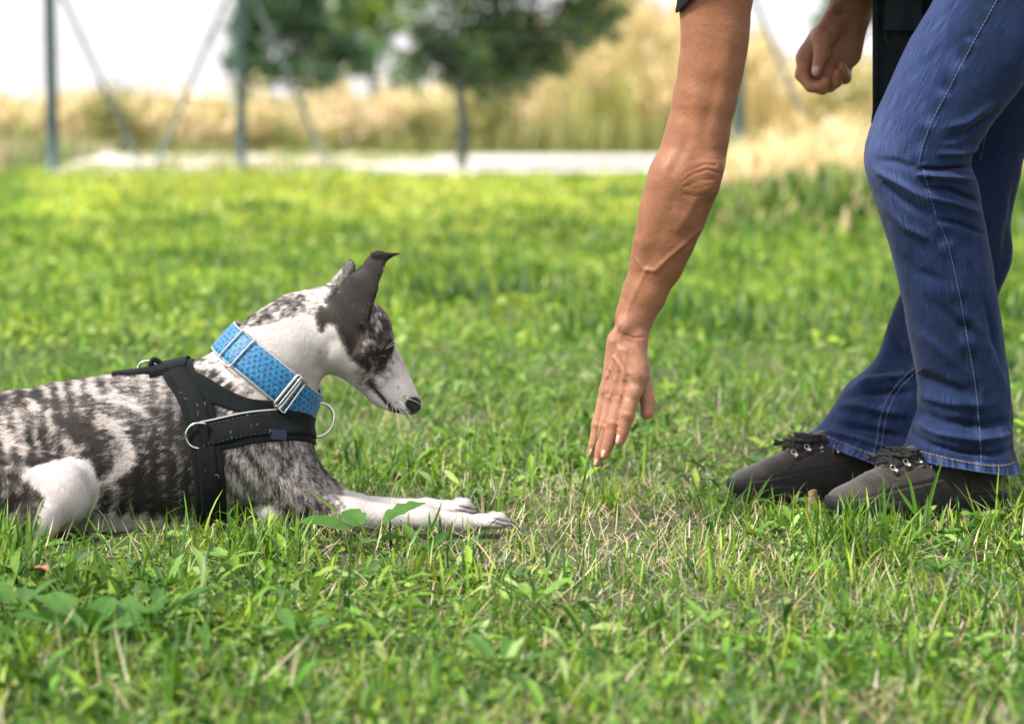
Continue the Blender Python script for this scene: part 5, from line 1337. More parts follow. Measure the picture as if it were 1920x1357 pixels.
# ---------------------------------------------------------------- shoes
m_suede = mat("grey_suede", (0.048, 0.043, 0.046), 0.9, spec=0.15, bump=(240, 0.5, 6), noise=(22, 0.35), sheen=0.35, attr=False)
m_sole = mat("black_rubber", (0.010, 0.012, 0.013), 0.7, spec=0.3, bump=(80, 0.5))
m_lace = mat("black_lace", (0.010, 0.010, 0.011), 0.85, bump=(900, 0.6))
m_hook = mat("tarnished_steel", (0.42, 0.38, 0.35), 0.30, 1.0)
def shoe():
    """local frame: x from heel (0) to toe (0.30), z up, -y is the side turned to the camera"""
    root = bpy.data.objects.new("shoe", None); COL.objects.link(root); root.empty_display_size = 0.05
    f = Field((-0.03, -0.075, -0.005), (0.33, 0.075, 0.19), 0.0022); Yv = (0, 1, 0)
    f.chain([(0.035, 0, 0.045), (0.10, -0.001, 0.040), (0.17, -0.003, 0.032), (0.225, 0.0, 0.021), (0.268, 0.004, 0.017)], [0.036, 0.037, 0.038, 0.036, 0.027], 0.02)
    f.ell((0.258, 0.004, 0.024), (0.042, 0.040, 0.021), k=0.015)
    f.chain([(0.042, 0, 0.050), (0.042, 0, 0.085), (0.042, 0, 0.11)], [0.037, 0.036, 0.034], 0.02, flat=Yv, f=0.86)
    f.chain([(0.155, 0, 0.045), (0.118, 0, 0.062), (0.080, 0, 0.095)], [0.033, 0.034, 0.034], 0.02, flat=Yv, f=0.8)
    f.chain([(0.215, 0, 0.030), (0.16, 0, 0.048)], [0.028, 0.036], 0.02, flat=Yv, f=1.0)
    f.cap((0.0, 0, -0.03), (0.30, 0, -0.03), 0.045, 0.045, 0.004, flat=Yv, f=3.0, op='-')
    f.cap((0.06, 0, 0.16), (0.07, 0, 0.20), 0.034, 0.05, 0.006, flat=Yv, f=0.8, op='-')
    V, F = f.mesh(); V = relax(V, F, 1, 0.4); N = vnormals(V, F); d_ = 0.0008 * fbm(V, 30, 2, 2)
    x, z = V[:, 0], V[:, 2]; sd = np.abs(V[:, 1])
    def g(poly, w, a, both=True):
        d, t = polydist(x, z, poly); return a * np.exp(-(d / w) ** 2) * sstep(np.abs(N[:, 1]), 0.15, 0.5)
    d_ += g([(0.285, 0.032), (0.24, 0.036), (0.19, 0.044), (0.13, 0.052), (0.08, 0.060), (0.03, 0.062)], 0.0020, -0.0028)
    d_ += g([(0.285, 0.028), (0.24, 0.032), (0.19, 0.040), (0.13, 0.048), (0.08, 0.056), (0.03, 0.058)], 0.002, 0.0008)
    d_ += g([(0.20, 0.058), (0.15, 0.080), (0.11, 0.115)], 0.0022, -0.0026) + g([(0.075, 0.02), (0.085, 0.06), (0.07, 0.10)], 0.002, -0.0024) + g([(0.235, 0.02), (0.225, 0.036), (0.205, 0.052)], 0.002, -0.0022)
    for k in range(4): d_ += g([(0.205 + 0.008 * k, 0.03), (0.212 + 0.007 * k, 0.06)], 0.003, -0.0012 * (k % 2 * 2 - 1) * .6)
    V = V + N * d_[:, None]
    polyz = lambda q: np.interp(q, [0.03, 0.08, 0.13, 0.19, 0.24, 0.285], [0.062, 0.060, 0.052, 0.044, 0.036, 0.032])
    tone = 1.0 + 0.5 * sstep(x, 0.24, 0.285) + 0.22 * fbm(V, 26, 3, 12); low_ = sstep(z - 0.0, polyz(x) + .002, polyz(x) - .002)[:, None]; col = np.array([0.026, 0.0225, 0.0225]) * tone[:, None] * (1 - 0.42 * low_)
    ms = mat("grey_suede", attr=True, rough=0.9, spec=0.15, bump=(240, 0.5, 6), noise=(60, 0.3), sheen=0.35)
    mk("shoe_upper", V, F, ms, root, color=np.clip(col, .01, .3))
    bv = BVHTree.FromPolygons(V.tolist(), F.tolist())
    # sole: outline swept with a rounded edge
    out = spline([(-0.004, 0), (0.004, -0.030), (0.05, -0.037), (0.11, -0.034), (0.18, -0.044), (0.24, -0.045), (0.285, -0.028), (0.302, 0.004), (0.288, 0.032), (0.24, 0.044), (0.18, 0.041), (0.11, 0.033), (0.05, 0.036), (0.004, 0.029), (-0.004, 0)], 160)[:-1]
    cen = np.array([0.15, 0]); rings = []
    for sc, z in ((0.2, 0.0), (0.96, 0.0), (1.0, 0.003), (1.03, 0.011), (1.02, 0.019), (1.01, 0.022), (0.95, 0.024), (0.2, 0.024)):
        rings.append(np.c_[cen + (out - cen) * sc, z + 0.010 * sstep(out[:, 0], 0.25, 0.31) * (1 if z > -1 else 0)])
    for i in range(1, 4): rings[i][:, 2] -= 0
    Vs = np.array(rings).reshape(-1, 3); Fs = grid_faces(len(rings), len(out), False, True)
    if (vnormals(Vs, Fs) * (Vs - np.array([0.15, 0, 0.01]))).sum() < 0: Fs = Fs[:, ::-1]
    sole = mk("sole", Vs, Fs, m_sole, root)
    for k in range(9):
        bm = bmesh.new(); bmesh.ops.create_cube(bm, size=1.0); bm.transform(Matrix.Translation((0.025 + 0.031 * k, 0, 0.0)) @ Matrix.Diagonal((0.016, 0.074 if k not in (3, 4) else 0.060, 0.009, 1)))
        me = bpy.data.meshes.new("tread_lug"); bm.to_mesh(me); bm.free(); me.materials.append(m_sole); o = bpy.data.objects.new("tread_lug", me); COL.objects.link(o); o.parent = sole
    # tongue, hooks and laces up the instep
    def top(x_, y_, off):
        h = bv.ray_cast(Vector((x_ - 0.02, y_ * 1.3, 0.25)), Vector((0.08, -y_ * 0.3, -1)).normalized())
        h = h if h[0] is not None else bv.find_nearest(Vector((x_, y_, 0.08)))
        return np.array(h[0]) + np.array(h[1]) * off
    tg = []
    for u in np.linspace(0, 1, 14):
        for v in np.linspace(-1, 1, 9): tg.append(top(0.208 - 0.088 * u, v * (0.015 + 0.005 * u), 0.0015 + 0.003 * (1 - v * v)))
    o = mk("tongue", np.array(tg), grid_faces(14, 9), ms, root, color=np.full((len(tg), 3), 0.009)); o.modifiers.new("s", 'SOLIDIFY').thickness = 0.003
    rows = [(0.206, 0.0185), (0.186, 0.0205), (0.165, 0.0235), (0.144, 0.0255), (0.124, 0.0265), (0.106, 0.0275)]
    pts = []
    for i, (x_, y_) in enumerate(rows):
        for sg in (-1, 1):
            c = top(x_, sg * y_, 0.002); nrm = np.array(bv.find_nearest(Vector(c))[1])
            v1, f1 = tube([c - nrm * 0.001, c + nrm * 0.0022], 0.0048, 14)
            mk_t("hook_rivet", v1, f1, mat=m_hook, parent=root)
            t = np.array([0, -sg * 1.0, 0.5]); t -= nrm * (t @ nrm); t /= np.linalg.norm(t); q = np.cross(t, nrm)
            loop = spline([c + t * 0.003 - q * 0.003, c + t * 0.009 - q * 0.003 + nrm * 0.003, c + t * 0.0095 + nrm * 0.0045, c + t * 0.009 + q * 0.003 + nrm * 0.003, c + t * 0.003 + q * 0.003], 16)
            v1, f1 = tube(loop, 0.0010, 6); mk_t("lace_hook", v1, f1, mat=m_hook, parent=root)
            pts.append(c + t * 0.008 + nrm * 0.003)
    parts = []
    for i in range(len(rows) - 1):
        a, b, c, d = pts[2 * i], pts[2 * i + 1], pts[2 * i + 2], pts[2 * i + 3]
        for p, q in ((a, d), (b, c)) + (((a, b),) if i == 0 else ()):
            mid = (p + q) / 2 + np.array([0.001, 0, 0.010]); parts.append(tube(spline([p, mid, q], 14), 0.0024, 7, caps=False))
    p = pts[-1]; q = pts[-2]; m0 = (p + q) / 2 + np.array([0, 0, 0.012])
    for sg in (-1, 1):
        parts.append(tube(spline([m0, m0 + [0.014, sg * 0.014, 0.004], m0 + [0.026, sg * 0.028, -0.010], m0 + [0.012, sg * 0.020, -0.008], m0 + [0, 0, 0.002]], 26), 0.0022, 7, caps=False))
        parts.append(tube(spline([m0, m0 + [0.016, sg * 0.012, 0.002], m0 + [0.036, sg * 0.026, -0.020], m0 + [0.05, sg * 0.032, -0.036]], 20), 0.0020, 7, caps=False))
    rl = random.Random(4)
    for _ in range(16):
        i = rl.randrange(6); c = (pts[2 * i] + pts[2 * i + 1]) / 2 + np.array([rl.uniform(-.01, .01), rl.uniform(-.012, .012), .007])
        parts.append(tube(spline([c + [rl.uniform(-.02, .02), rl.uniform(-.026, .026), rl.uniform(-.004, .008)] for _k in range(5)], 22), rl.uniform(.0018, .0028), 7, caps=False))
    v1, f1 = join(parts); mk("shoelace", v1, f1, m_lace, root)

    parts = []
    P = [bv.ray_cast(Vector((x_, -0.2, z_)), Vector((0, 1, 0)))[0] for x_, z_ in spline([(0.270, 0.034), (0.24, 0.036), (0.19, 0.044), (0.13, 0.051), (0.08, 0.059), (0.04, 0.061)], 120)]
    P = np.array([np.array(p) + [0, -0.0002, -0.003] for p in P if p is not None])
    for i in range(0, len(P) - 2, 3): parts.append(tube(P[i:i + 2], 0.0005, 4, caps=False))
    v1, f1 = join(parts); mk("welt_stitching", v1, f1, mat("pale_thread", (0.16, 0.15, 0.15), 0.7), root)['kind'] = 'stuff'
    return root
sh = shoe()
def place_shoe(o, toe, heel, z):
    d = heel - toe; ang = math.atan2(-d[1], -d[0])
    o.location = (toe[0] - 0.295 * math.cos(ang), toe[1] - 0.295 * math.sin(ang), z); o.rotation_euler = (0, 0, ang)
def copy_under(src, par):
    c = src.copy(); COL.objects.link(c); c.parent = par
    for ch in src.children: copy_under(ch, c)
    return c
sh2 = copy_under(sh, None)
place_shoe(sh, np.array(W(1560, 960, -0.005)), np.array(W(1905, 930, 0.135)), 0.0)
place_shoe(sh2, np.array(W(1374, 930, 0.165)), np.array(W(1700, 920, 0.245)), 0.0)
for o in (sh, sh2): bpy.context.view_layer.update(); adopt(o, person)
# ================================================================ the lawn
rs = np.random.RandomState(77)
shoeV = []
bpy.context.view_layer.update()
for s_ in (sh, sh2):
    up_ = [c for c in s_.children if c.name.startswith("shoe_upper") or c.name.startswith("sole")]
    for c in up_:
        M = np.array(c.matrix_world); n_v = len(c.data.vertices); a = np.empty(n_v * 3, np.float32); c.data.vertices.foreach_get("co", a)
        a = a.reshape(-1, 3) @ M[:3, :3].T + M[:3, 3]; shoeV.append(a[a[:, 2] < 0.03])
occ_h = 0.012; ox0, oy0 = -1.4, 2.9; onx, ony = 180, 90
occ = np.zeros((onx, ony), bool)
for A in [dogV[dogV[:, 2] < 0.045]] + shoeV:
    i = ((A[:, 0] - ox0) / occ_h).astype(int); j = ((A[:, 1] - oy0) / occ_h).astype(int)
    ok = (i >= 0) & (i < onx) & (j >= 0) & (j < ony); occ[i[ok], j[ok]] = True
for i in range(onx):                        # close the outlines (fill between nearest occupied cells in a row of y)
    j = np.where(occ[i])[0]
    if len(j) > 1:
        for a, b in zip(j[:-1], j[1:]):
            if b - a < 16: occ[i, a:b] = True
def free(x, y):
    i = ((x - ox0) / occ_h).astype(int); j = ((y - oy0) / occ_h).astype(int)
    ok = (i >= 0) & (i < onx) & (j >= 0) & (j < ony)
    r = np.ones(len(x), bool); r[ok] = ~occ[i[ok], j[ok]]; return r
def scatter(n, y0, y1, side=0.5, bias=1.0):
    y = y0 + (y1 - y0) * rs.rand(n) ** bias; hw = 0.2118 * y + side
    return rs.uniform(-1, 1, n) * hw, y
def root(x, y): return np.stack([x, y, gh(x, y) - 0.002], -1)
def zone(x, y):
    """how dry and short the turf is: 1 in the trodden patch round the paws, the hand and the shoes"""
    px, py = topx(np.stack([x, y, 0 * x], -1))
    d1 = np.hypot((px - 1020) / 330, (py - 985) / 95); d2 = np.hypot((px - 1330) / 260, (py - 1000) / 110); d3 = np.hypot((px - 700) / 160, (py - 1010) / 60)
    z = np.maximum.reduce([sstep(d1, 1.25, 0.4), 0.8 * sstep(d2, 1.2, 0.4), 0.7 * sstep(d3, 1.2, 0.4)])
    return np.clip(z + 0.35 * fbm(np.stack([x, y, x * 0], -1), 5, 2, 41) + 0.12, 0, 1), px, py
turf = Bag(); low = Bag(); dry = Bag()
# fine turf close by
n = 165000; x, y = scatter(n, 2.0, 6.6, 0.45, 1.15); z, px, py = zone(x, y); P3 = np.stack([x, y, x * 0], -1)
cl = fbm(P3, 7, 2, 51); cl2 = fbm(P3, 1.6, 2, 52)
keep = free(x, y) & (rs.rand(n) < 0.74 + 0.6 * cl - 0.10 * z) 
x, y, z, px, py, cl, cl2 = [a[keep] for a in (x, y, z, px, py, cl, cl2)]; n = len(x)
h = (0.019 + 0.040 * rs.rand(n) ** 3) * (1 + 1.0 * cl + 0.4 * cl2) * (1 - 0.35 * z); h *= 1 - 0.30 * sstep(py, 1150, 1300) * 0
w = rs.uniform(0.0011, 0.0034, n) * (1 + 0.3 * cl2)
col = pick(GREENS, n, rs, p=[.36, .22, .20, .10, .12]); yel = sstep(py, 620, 360)[:, None]
col = col * (1 + yel * np.array([.25, .12, 0.0])); col *= (1 + 0.25 * cl2)[:, None]
isd = rs.rand(n) < 0.05 + 0.22 * z; col[isd] = pick(STRAW, isd.sum(), rs)
turf.add(blades(root(x, y), h, w, rs.uniform(0, 6.28, n), np.abs(rs.randn(n)) * 0.75, rs.uniform(-.6, 2.0, n), S=3, twist=rs.uniform(-.9, .9, n)), col)
# long blades standing out, thickest in front of the dog and the shoes
n = 7500; x, y = scatter(n, 2.0, 6.0, 0.4, 1.2); z, px, py = zone(x, y); keep = free(x, y) & (rs.rand(n) < 0.9 - 0.55 * z); x, y = x[keep], y[keep]; n = len(x)
turf.add(blades(root(x, y), rs.uniform(0.04, 0.11, n) * (1 - 0.35 * z[keep]), rs.uniform(0.0018, 0.0050, n), rs.uniform(0, 6.28, n), np.abs(rs.randn(n)) * 0.55, rs.uniform(0.1, 2.2, n), S=5, twist=rs.uniform(-.7, .7, n)), pick(GREENS, n, rs, p=[.36, .30, .16, .08, .10]))
for (cx_, cy_2, rx, ry, k, h0, h1) in ((250, 1050, 330, 22, 110, .03, .065), (20, 1075, 60, 30, 120, .06, .12), (1750, 995, 190, 14, 90, .035, .075), (1450, 970, 110, 12, 60, .03, .065), (760, 1012, 200, 10, 80, .03, .06), (1590, 1040, 70, 16, 130, .07, .12), (500, 1030, 90, 16, 90, .04, .08)):
    gx = np.array([G(cx_ + rx * a, cy_2 + ry * b) for a, b in rs.randn(k, 2) * 0.55]); f_ok = free(gx[:, 0], gx[:, 1]); gx = gx[f_ok]; k = len(gx); gx[:, 2] = gh(gx[:, 0], gx[:, 1])
    turf.add(blades(gx, rs.uniform(h0, h1, k), rs.uniform(0.0022, 0.0048, k), rs.uniform(0, 6.28, k), np.abs(rs.randn(k)) * 0.3, rs.uniform(0.0, 1.1, k), S=5, twist=rs.uniform(-.6, .6, k)), pick(GREENS, k, rs, p=[.40, .34, .14, .06, .06]))
# the middle and the far lawn
n = 300000; x, y = scatter(n, 6.2, 20.6, 3.0, 1.0); k_ = y < path_edge(x) - 0.05; x, y = x[k_], y[k_]; n = len(x); P3 = np.stack([x, y, x * 0], -1); cl = fbm(P3, 1.6, 3, 61); cl2 = fbm(P3, 0.45, 2, 62)
keep = rs.rand(n) < 0.75 + 0.4 * cl; x, y, cl, cl2 = x[keep], y[keep], cl[keep], cl2[keep]; n = len(x)
sz = sstep(y, 4, 16)
h = (0.028 + 0.030 * rs.rand(n)) * (1 + 0.8 * cl) * (1 + 0.3 * sz) * (1 - 0.5 * sstep(y, 17, 18.6)); w = rs.uniform(.004, .008, n) * (1 + 1.2 * sz)
px, py = topx(np.stack([x, y, 0 * x], -1))
col = pick(GREENS, n, rs, p=[.38, .18, .28, .08, .08]) * (1 + 0.35 * cl2 + 0.35 * cl)[:, None]
yel = (sstep(y, 8, 15) * sstep(px, 1350, 1100) * sstep(px, 0, 160))[:, None]; col = col * 1.30 * np.array([1.22, 1.05, 1.0]) * (1 + yel * np.array([1.35, 0.72, 1.2]))
fl = rs.rand(n) < 0.012; col[fl] = (0.7, 0.68, 0.4)
turf.add(blades(root(x, y), h, w, rs.uniform(0, 6.28, n), np.abs(rs.randn(n)) * 0.4, rs.uniform(-.1, 1.3, n), S=2), col)
# scattered grass creeping over the edges of the path
n = 9000; x = rs.uniform(-8, 7, n); s_ = rs.rand(n) < .5; y = np.where(s_, path_edge(x) + np.abs(rs.randn(n)) * 0.22 * (1 + 2 * (vnoise(np.stack([x, x * 0, x * 0], -1), .9, 4) > .2)), 25.6 - np.abs(rs.randn(n)) * 0.3)
turf.add(blades(np.stack([x, y, x * 0], -1), rs.uniform(.02, .07, n), rs.uniform(.008, .016, n), rs.uniform(0, 6.28, n), np.abs(rs.randn(n)) * .4, rs.uniform(0, 1, n), S=2), pick(GREENS, n, rs))
n = 7000; c_ = rs.uniform(-3.7, -0.8, 60); i_ = rs.randint(0, 60, n); x = c_[i_] + rs.randn(n) * .10; y = (19.6 + rs.rand(60) ** 1.5 * 5.6)[i_] + rs.randn(n) * .12
turf.add(blades(np.stack([x, y, x * 0], -1), rs.uniform(.03, .11, n), rs.uniform(.008, .016, n), rs.uniform(0, 6.28, n), np.abs(rs.randn(n)) * .5, rs.uniform(0, 1.4, n), S=2), pick(np.vstack([GREENS[[0, 1, 2]], TAN[:2]]), n, rs))
n = 8000; x = -4.15 - np.abs(rs.randn(n)) * 3.2; y = rs.uniform(17.5, 26, n)
turf.add(blades(np.stack([x, y, x * 0], -1), rs.uniform(.10, .28, n), rs.uniform(.01, .022, n), rs.uniform(0, 6.28, n), np.abs(rs.randn(n)) * .3, rs.uniform(0, 1, n), S=2), pick(np.vstack([GREENS[[1, 3, 0]], TAN * .8]), n, rs))
for yr, nt_, kb, hh, ww, sd in (((2.2, 6.2), 90, 26, (.05, .10), (.002, .0045), .008), ((6.2, 17.5), 330, 60, (.07, .15), (.004, .010), .06)):
    tx, ty = scatter(nt_, *yr, 0.6, 1.0)
    for a, b in zip(tx, ty):
        k = int(kb * rs.uniform(.5, 1.5)); s2 = sd * rs.uniform(.6, 2.2); xx, yy = a + rs.randn(k) * s2 * 1.4, b + rs.randn(k) * s2; f_ok = free(xx, yy); xx, yy = xx[f_ok], yy[f_ok]; k = len(xx)
        if k < 3: continue
        tone = [GREENS[[1, 3]], GREENS[[0, 1]], GREENS[[2, 0]], GREENS[[3, 3, 1]]][rs.randint(4)]
        turf.add(blades(root(xx, yy), rs.uniform(*hh, k) * rs.uniform(.7, 1.1), rs.uniform(*ww, k), rs.uniform(0, 6.28, k), np.abs(rs.randn(k)) * .4, rs.uniform(0, 1.4, k), S=3), pick(tone, k, rs))
tag(turf.build("grass", m_blade), kind="stuff")
# low broad leaves between the blades
n = 95000; x, y = scatter(n, 2.0, 6.2, 0.4, 1.2); z, px, py = zone(x, y); P3 = np.stack([x, y, x * 0], -1); cl = fbm(P3, 5, 2, 71)
lf = sstep(px, 900, 200) * sstep(py, 1000, 1080)
keep = free(x, y) & (rs.rand(n) < 0.42 + 0.9 * cl + 0.35 * lf - 0.10 * z); x, y, z, lf = x[keep], y[keep], z[keep], lf[keep]; n = len(x)
pos = root(x, y); pos[:, 2] += rs.uniform(.002, .030, n) * (1 - .4 * z)
kind = rs.rand(n); a_, b_, c_ = kind < .42, (kind >= .42) & (kind < .80), kind >= .80
LG = np.array([(0.085, 0.21, 0.020), (0.15, 0.31, 0.030), (0.040, 0.115, 0.018), (0.25, 0.37, 0.11), (0.24, 0.37, 0.04)])
for m_k, kd, sz, pe in ((a_, 'round', (0.005, 0.011), 3), (b_, 'oval', (0.009, 0.024), 1), (c_, 'long', (0.020, 0.055), 1)):
    k = m_k.sum(); low.add(leaves(pos[m_k], rs.uniform(*sz, k) * (1 + 0.25 * lf[m_k]), rs.uniform(0, 6.28, k), rs.uniform(-.5, 1.0, k), rs.uniform(-.9, .9, k), kd, fold=rs.choice([.15, .5]), petal=pe), pick(LG, k, rs, p=[.30, .24, .22, .14, .10]) * (1 - 0.18 * lf[m_k])[:, None], petal=pe)
n = 100000; x, y = scatter(n, 5.8, 18.5, 2.6, 1.0); k_ = y < path_edge(x) - 0.1; x, y = x[k_], y[k_]; P3 = np.stack([x, y, x * 0], -1); keep = rs.rand(len(x)) < .55 + .8 * fbm(P3, 1.1, 3, 81); x, y = x[keep], y[keep]; n = len(x)
p = root(x, y); p[:, 2] += rs.uniform(.01, .05, n); px, py = topx(p); yl = (sstep(y, 8, 15) * sstep(px, 1350, 1100) * sstep(px, 0, 160))[:, None]
low.add(leaves(p, rs.uniform(.018, .040, n) * (1 + .5 * sstep(y, 6, 14)), rs.uniform(0, 6.28, n), rs.uniform(-.5, 1.0, n), rs.uniform(-.9, .9, n), 'oval'), pick(LG * [1.25, 1.1, 1.0], n, rs) * (1 + yl * np.array([.9, .45, .6])))
tag(low.build("low_weeds", m_leafm), kind="stuff")
# straw and clippings lying in the turf
n = 60000; x, y = scatter(n, 2.1, 6.0, 0.4, 1.2); z, px, py = zone(x, y)
keep = free(x, y) & (rs.rand(n) < 0.18 + 0.42 * z); x, y = x[keep], y[keep]; n = len(x); p = root(x, y); p[:, 2] += rs.uniform(.002, .022, n)
dry.add(blades(p, rs.uniform(.015, .055, n), rs.uniform(.0008, .0019, n), rs.uniform(0, 6.28, n), rs.uniform(.7, 1.62, n), rs.uniform(-.7, .7, n), S=3, tipw=.5), pick(STRAW, n, rs, p=[.36, .34, .14, .16]))
n = 700; x, y = scatter(n, 2.1, 5.5, 0.4, 1.2); p = root(x, y); p = p[free(x, y)]; n = len(p); p[:, 2] += .012
dry.add(blades(p, rs.uniform(.05, .12, n), rs.uniform(.0012, .0028, n), rs.uniform(0, 6.28, n), rs.uniform(.75, 1.55, n), rs.uniform(-.4, .8, n), S=4, tipw=.4), pick(STRAW, n, rs))
tag(dry.build("straw", m_dry), kind="stuff")

# ---- plants that can be picked out one by one
def leaf_mesh(L, Wd, lobes, droop=0.25, fold=0.22, nu=15, nv=7, tooth=0.18, shape='oval'):
    us = np.linspace(0, 1, nu); vs = np.linspace(-1, 1, nv)
    if shape == 'heart': prof = np.sqrt(np.clip(1 - (us * 1.75 - .78) ** 2 / 0.95 ** 2, 0, 1)) * (1 - 0.1 * us)
    elif shape == 'spoon': prof = (0.12 + 0.88 * sstep(us, 0.15, 0.65)) * np.sqrt(np.clip(1 - us ** 5, 0, 1))
    else: prof = np.sin(np.pi * np.clip(us, 0, 1) ** 0.85) ** 0.8
    prof = prof * (1 + tooth * np.cos(us * np.pi * 2 * lobes)) ; prof = np.maximum(prof, 0.03)
    V = []
    for i, u in enumerate(us):
        for v in vs:
            w_ = prof[i] * Wd * v; rib = 0.010 * L * math.cos(v * 10 + u * 12)
            V.append((L * (u - 0.10 * abs(v) * (0.5 - u)), w_, -droop * L * u * u + fold * abs(w_) + rib * 0.6 + 0.12 * L * u))
    return np.array(V), grid_faces(nu, nv)
def rot_place(V, az, pitch, pos, roll=0.0):
    M = Matrix.Rotation(az, 3, 'Z') @ Matrix.Rotation(-pitch, 3, 'Y') @ Matrix.Rotation(roll, 3, 'X'); return V @ np.array(M).T + np.array(pos)
def mleaf(c, nm): return mat(nm, c, 0.45, spec=0.35, trans=0.28, noise=(70, 0.22), bump=(260, 0.45))
def plant(name, label, cat, loc, leaves_, m_, m_stem, group=None, scale=1.0):
    t = empty(name, label, cat, tuple(loc), group); base = np.array(loc)
    for (L, Wd, lobes, az, pitch, stem, shape, tooth) in leaves_:
        d = np.array([math.cos(az) * math.cos(pitch), math.sin(az) * math.cos(pitch), math.sin(pitch)])
        s0 = base + np.array([0, 0, 0.0]); s1 = base + d * stem
        if stem > 0.004:
            v, f_ = tube(spline([s0, (s0 + s1) / 2 + [0, 0, .004], s1], 6), 0.0009, 6); adopt(mk_t("stem", v, f_, mat=m_stem), t)
        V, F = leaf_mesh(L * scale, Wd * scale, lobes, shape=shape, tooth=tooth)
        V = rot_place(V, az, pitch * 0.55, s1, roll=0.3 * math.sin(az * 5)); adopt(mk("leaf", V, F, m_), t)
    return t
m_g1 = mleaf((0.060, 0.165, 0.022), "mallow_leaf"); m_g2 = mleaf((0.050, 0.150, 0.018), "dandelion_leaf"); m_g3 = mleaf((0.15, 0.29, 0.05), "pale_leaf"); m_st = mat("plant_stem", (0.10, 0.12, 0.04), 0.6)
g0 = G(690, 1018); g0[2] = 0
plant("leafy_weed", "toothed green weed with broad veined leaves growing in front of the forelegs", "weed", g0, [
    (0.050, 0.021, 4, math.pi * 1.03, 0.55, 0.034, 'heart', .10), (0.030, 0.013, 3, math.pi * 0.72, 0.9, 0.030, 'heart', .14), (0.050, 0.015, 4, 0.15, 0.95, 0.034, 'oval', .22),
    (0.044, 0.016, 4, -0.2, 0.25, 0.018, 'oval', .2), (0.030, 0.012, 3, -1.6, 0.4, 0.020, 'heart', .15), (0.026, 0.010, 3, -2.4, 0.3, 0.016, 'oval', .2)], m_g1, m_st, scale=1.3)
def rosette(px_, py_, n, L, label, seed, m_, group="leaf rosettes in the near turf", shape='spoon'):
    r_ = random.Random(seed); g = G(px_, py_); g[2] = 0.010
    plant("rosette_weed", label, "weed", g, [(L * r_.uniform(.8, 1.15), L * r_.uniform(.13, .19), 5, i * 6.283 / n + r_.uniform(-.3, .3), r_.uniform(.5, 1.25), 0.004, shape, r_.choice([.04, .16])) for i in range(n)], m_, m_st, group)
rosette(170, 1215, 9, 0.085, "largest dark green leaf rosette, in the near turf below the white knee", 1, m_g2)
rosette(285, 1190, 8, 0.078, "upright green rosette growing next to the largest dark rosette", 2, m_g2)
rosette(560, 1225, 7, 0.062, "rosette with narrow toothed leaves, in the near turf below the black girth strap", 3, m_g1)
rosette(40, 1165, 7, 0.070, "rosette of broad leaves just below the white hind foot", 4, m_g2)
rosette(1000, 1150, 6, 0.050, "yellow green rosette in the turf nearer than the fingertips", 5, m_g3)
rosette(940, 1275, 6, 0.055, "blurred green rosette lowest in the turf under the outstretched paws", 6, m_g1)
rosette(430, 1065, 6, 0.045, "small bright rosette in front of the black girth strap", 7, m_g3, shape='oval')
rosette(1760, 1090, 7, 0.042, "low green rosette in front of the nearer shoe", 8, m_g1, shape='heart')
rosette(1330, 1190, 6, 0.040, "small rosette in the turf between the hand and the near shoe", 9, m_g3, shape='heart')
rosette(880, 1040, 5, 0.030, "little rosette beside the outstretched near paw", 10, m_g1, shape='heart')
# the one tall blade standing in front of the hand
gb = G(1090, 925); P = spline([gb, W(1094, 905, -0.05), W(1104, 862, -0.055), W(1120, 822, -0.06), W(1133, 783, -0.062)], 24)
wd = 0.0026 * np.sin(np.pi * np.clip(np.linspace(0.14, 1.0, 24), 0, 1)) ** 0.7 + 0.0001
S_ = np.array([0.9, 0.35, 0.35]); V = np.stack([P - S_ * wd[:, None], P + np.array([0, -0.0007, 0]), P + S_ * wd[:, None]], 1).reshape(-1, 3)
o = mk("grass_blade", V, grid_faces(24, 3), mat("fresh_blade", (0.050, 0.17, 0.015), 0.4, trans=0.25, noise=(300, .2)))
tag(o, "single tall green grass blade standing in front of the fingertips", "grass blade")
# long blades crossing the nearer shoe
def big_blade(pts, wmax, label, c=(0.12, 0.27, 0.03)):
    P = spline([W(*p) if len(p) == 3 else p for p in pts], 20); t = np.linspace(0, 1, 20); wd = 1.35 * wmax * (1 - t ** 2.2) * (0.7 + 0.3 * np.sin(t * 3)) + 0.0001
    T = np.gradient(P, axis=0); S_ = np.cross(T, [0, 1, 0.2]); S_ /= np.linalg.norm(S_, axis=1, keepdims=True)
    V = np.stack([P - S_ * wd[:, None], P + np.array([0, 0.001, 0]), P + S_ * wd[:, None]], 1).reshape(-1, 3)
    tag(mk("grass_blade", V, grid_faces(20, 3), mat("fresh_blade", c, 0.42, trans=0.35, noise=(200, .15))), label, "grass blade", "long blades in front of the shoes")
big_blade([(1736, 990, -.07), (1742, 945, -.07), (1756, 895, -.075), (1772, 850, -.075)], 0.0026, "pale grass blade crossing the nearer shoe below the hem")
big_blade([(1722, 990, -.06), (1714, 940, -.06), (1705, 900, -.06), (1692, 876, -.06)], 0.0024, "grass blade leaning towards the laces of the nearer shoe")
big_blade([(1660, 985, -.05), (1658, 940, -.05), (1656, 900, -.05), (1652, 874, -.05)], 0.0017, "thin upright grass blade in front of the nearer toe")
big_blade([(1718, 965, -.07), (1704, 945, -.07), (1690, 925, -.07), (1680, 908, -.07)], 0.0022, "short grass blade slanting across the side of the nearer shoe")
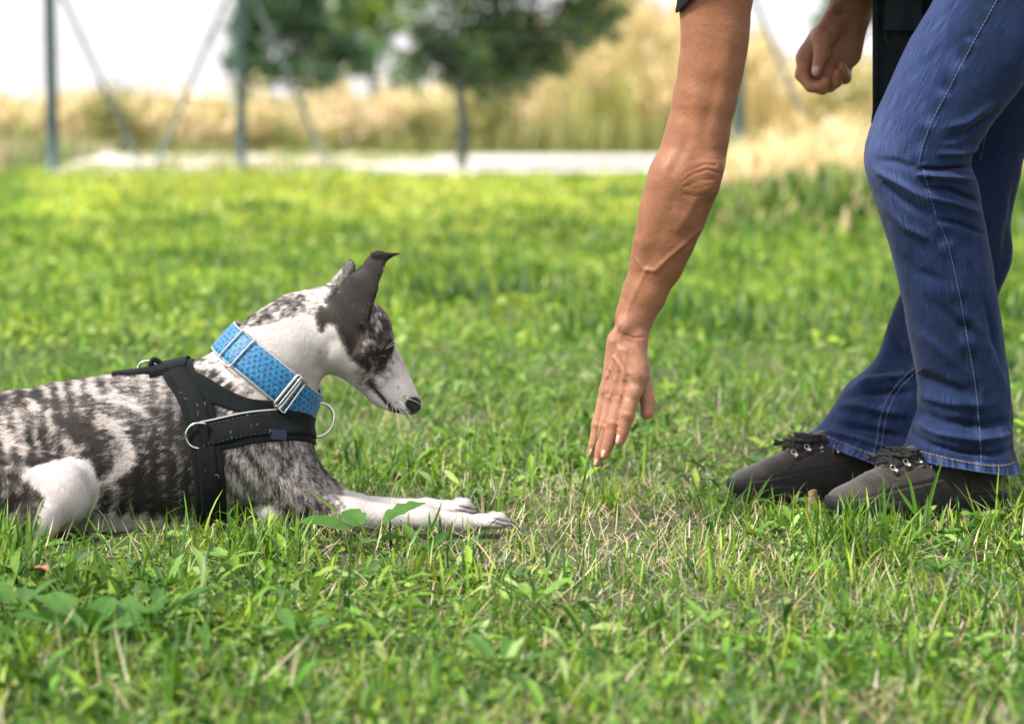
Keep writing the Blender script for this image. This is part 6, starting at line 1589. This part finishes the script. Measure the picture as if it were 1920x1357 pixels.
big_blade([(1400, 960, 0.08), (1418, 935, .08), (1436, 905, .08), (1450, 888, .08)], 0.0026, "broad grass blade rising in front of the farther toe")
big_blade([(1392, 965, 0.07), (1402, 930, .07), (1408, 900, .07), (1411, 878, .07)], 0.0015, "narrow grass blade at the very tip of the farther toe")
big_blade([(310, 1040, -.2), (311, 1010, -.2), (312, 975, -.2), (313, 948, -.2)], 0.0018, "upright grass blade in front of the belly")
big_blade([(212, 1040, -.24), (195, 1015, -.24), (175, 985, -.24), (158, 962, -.24)], 0.0020, "grass blade leaning over the white knee of the dog", )
big_blade([(640, 985, -.12), (625, 955, -.12), (595, 930, -.12), (556, 905, -.12)], 0.0018, "grass blade slanting up across the brindled elbow", c=(0.20, 0.33, 0.06))
big_blade([(800, 1010, -.14), (812, 985, -.14), (822, 960, -.14), (830, 935, -.14)], 0.0018, "grass blade rising across the near foreleg", c=(0.09, 0.24, 0.02))
# the cut stub between the shoes
g = G(1527, 962); f = Field((g[0] - .02, g[1] - .02, -0.01), (g[0] + .02, g[1] + .02, 0.055), 0.0012)
f.cap((g[0], g[1], -0.01), (g[0] - 0.003, g[1], 0.034), 0.0075, 0.0065, 0.003, flat=(0, 1, 0), f=.8); f.cap((g[0] - .005, g[1], 0.036), (g[0] + .012, g[1], 0.046), 0.004, 0.004, 0.002, op='-')
V, F = f.mesh(); Nn = vnormals(V, F); V = V + Nn * (0.0012 * fbm(V * [1, 1, .3], 260, 2, 3))[:, None]
o = mk("stalk_stub", V, F, mat("weathered_stalk", (0.20, 0.17, 0.08), 0.85, noise=(160, .5), bump=(300, 1.0))); tag(o, "short broken plant stub standing in the grass between the two toes", "stub")
# a brown leaf curled in the grass at the lower left
V, F = leaf_mesh(0.032, 0.008, 3, droop=.5, fold=.6); g = G(95, 1125); V = rot_place(V, 2.8, .3, [g[0], g[1], .035]); tag(mk("dead_leaf", V, F, mat("dead_leaf_brown", (0.26, 0.13, 0.075), 0.8, noise=(120, .3))), "curled brown dead leaf below the white hind foot", "leaf")
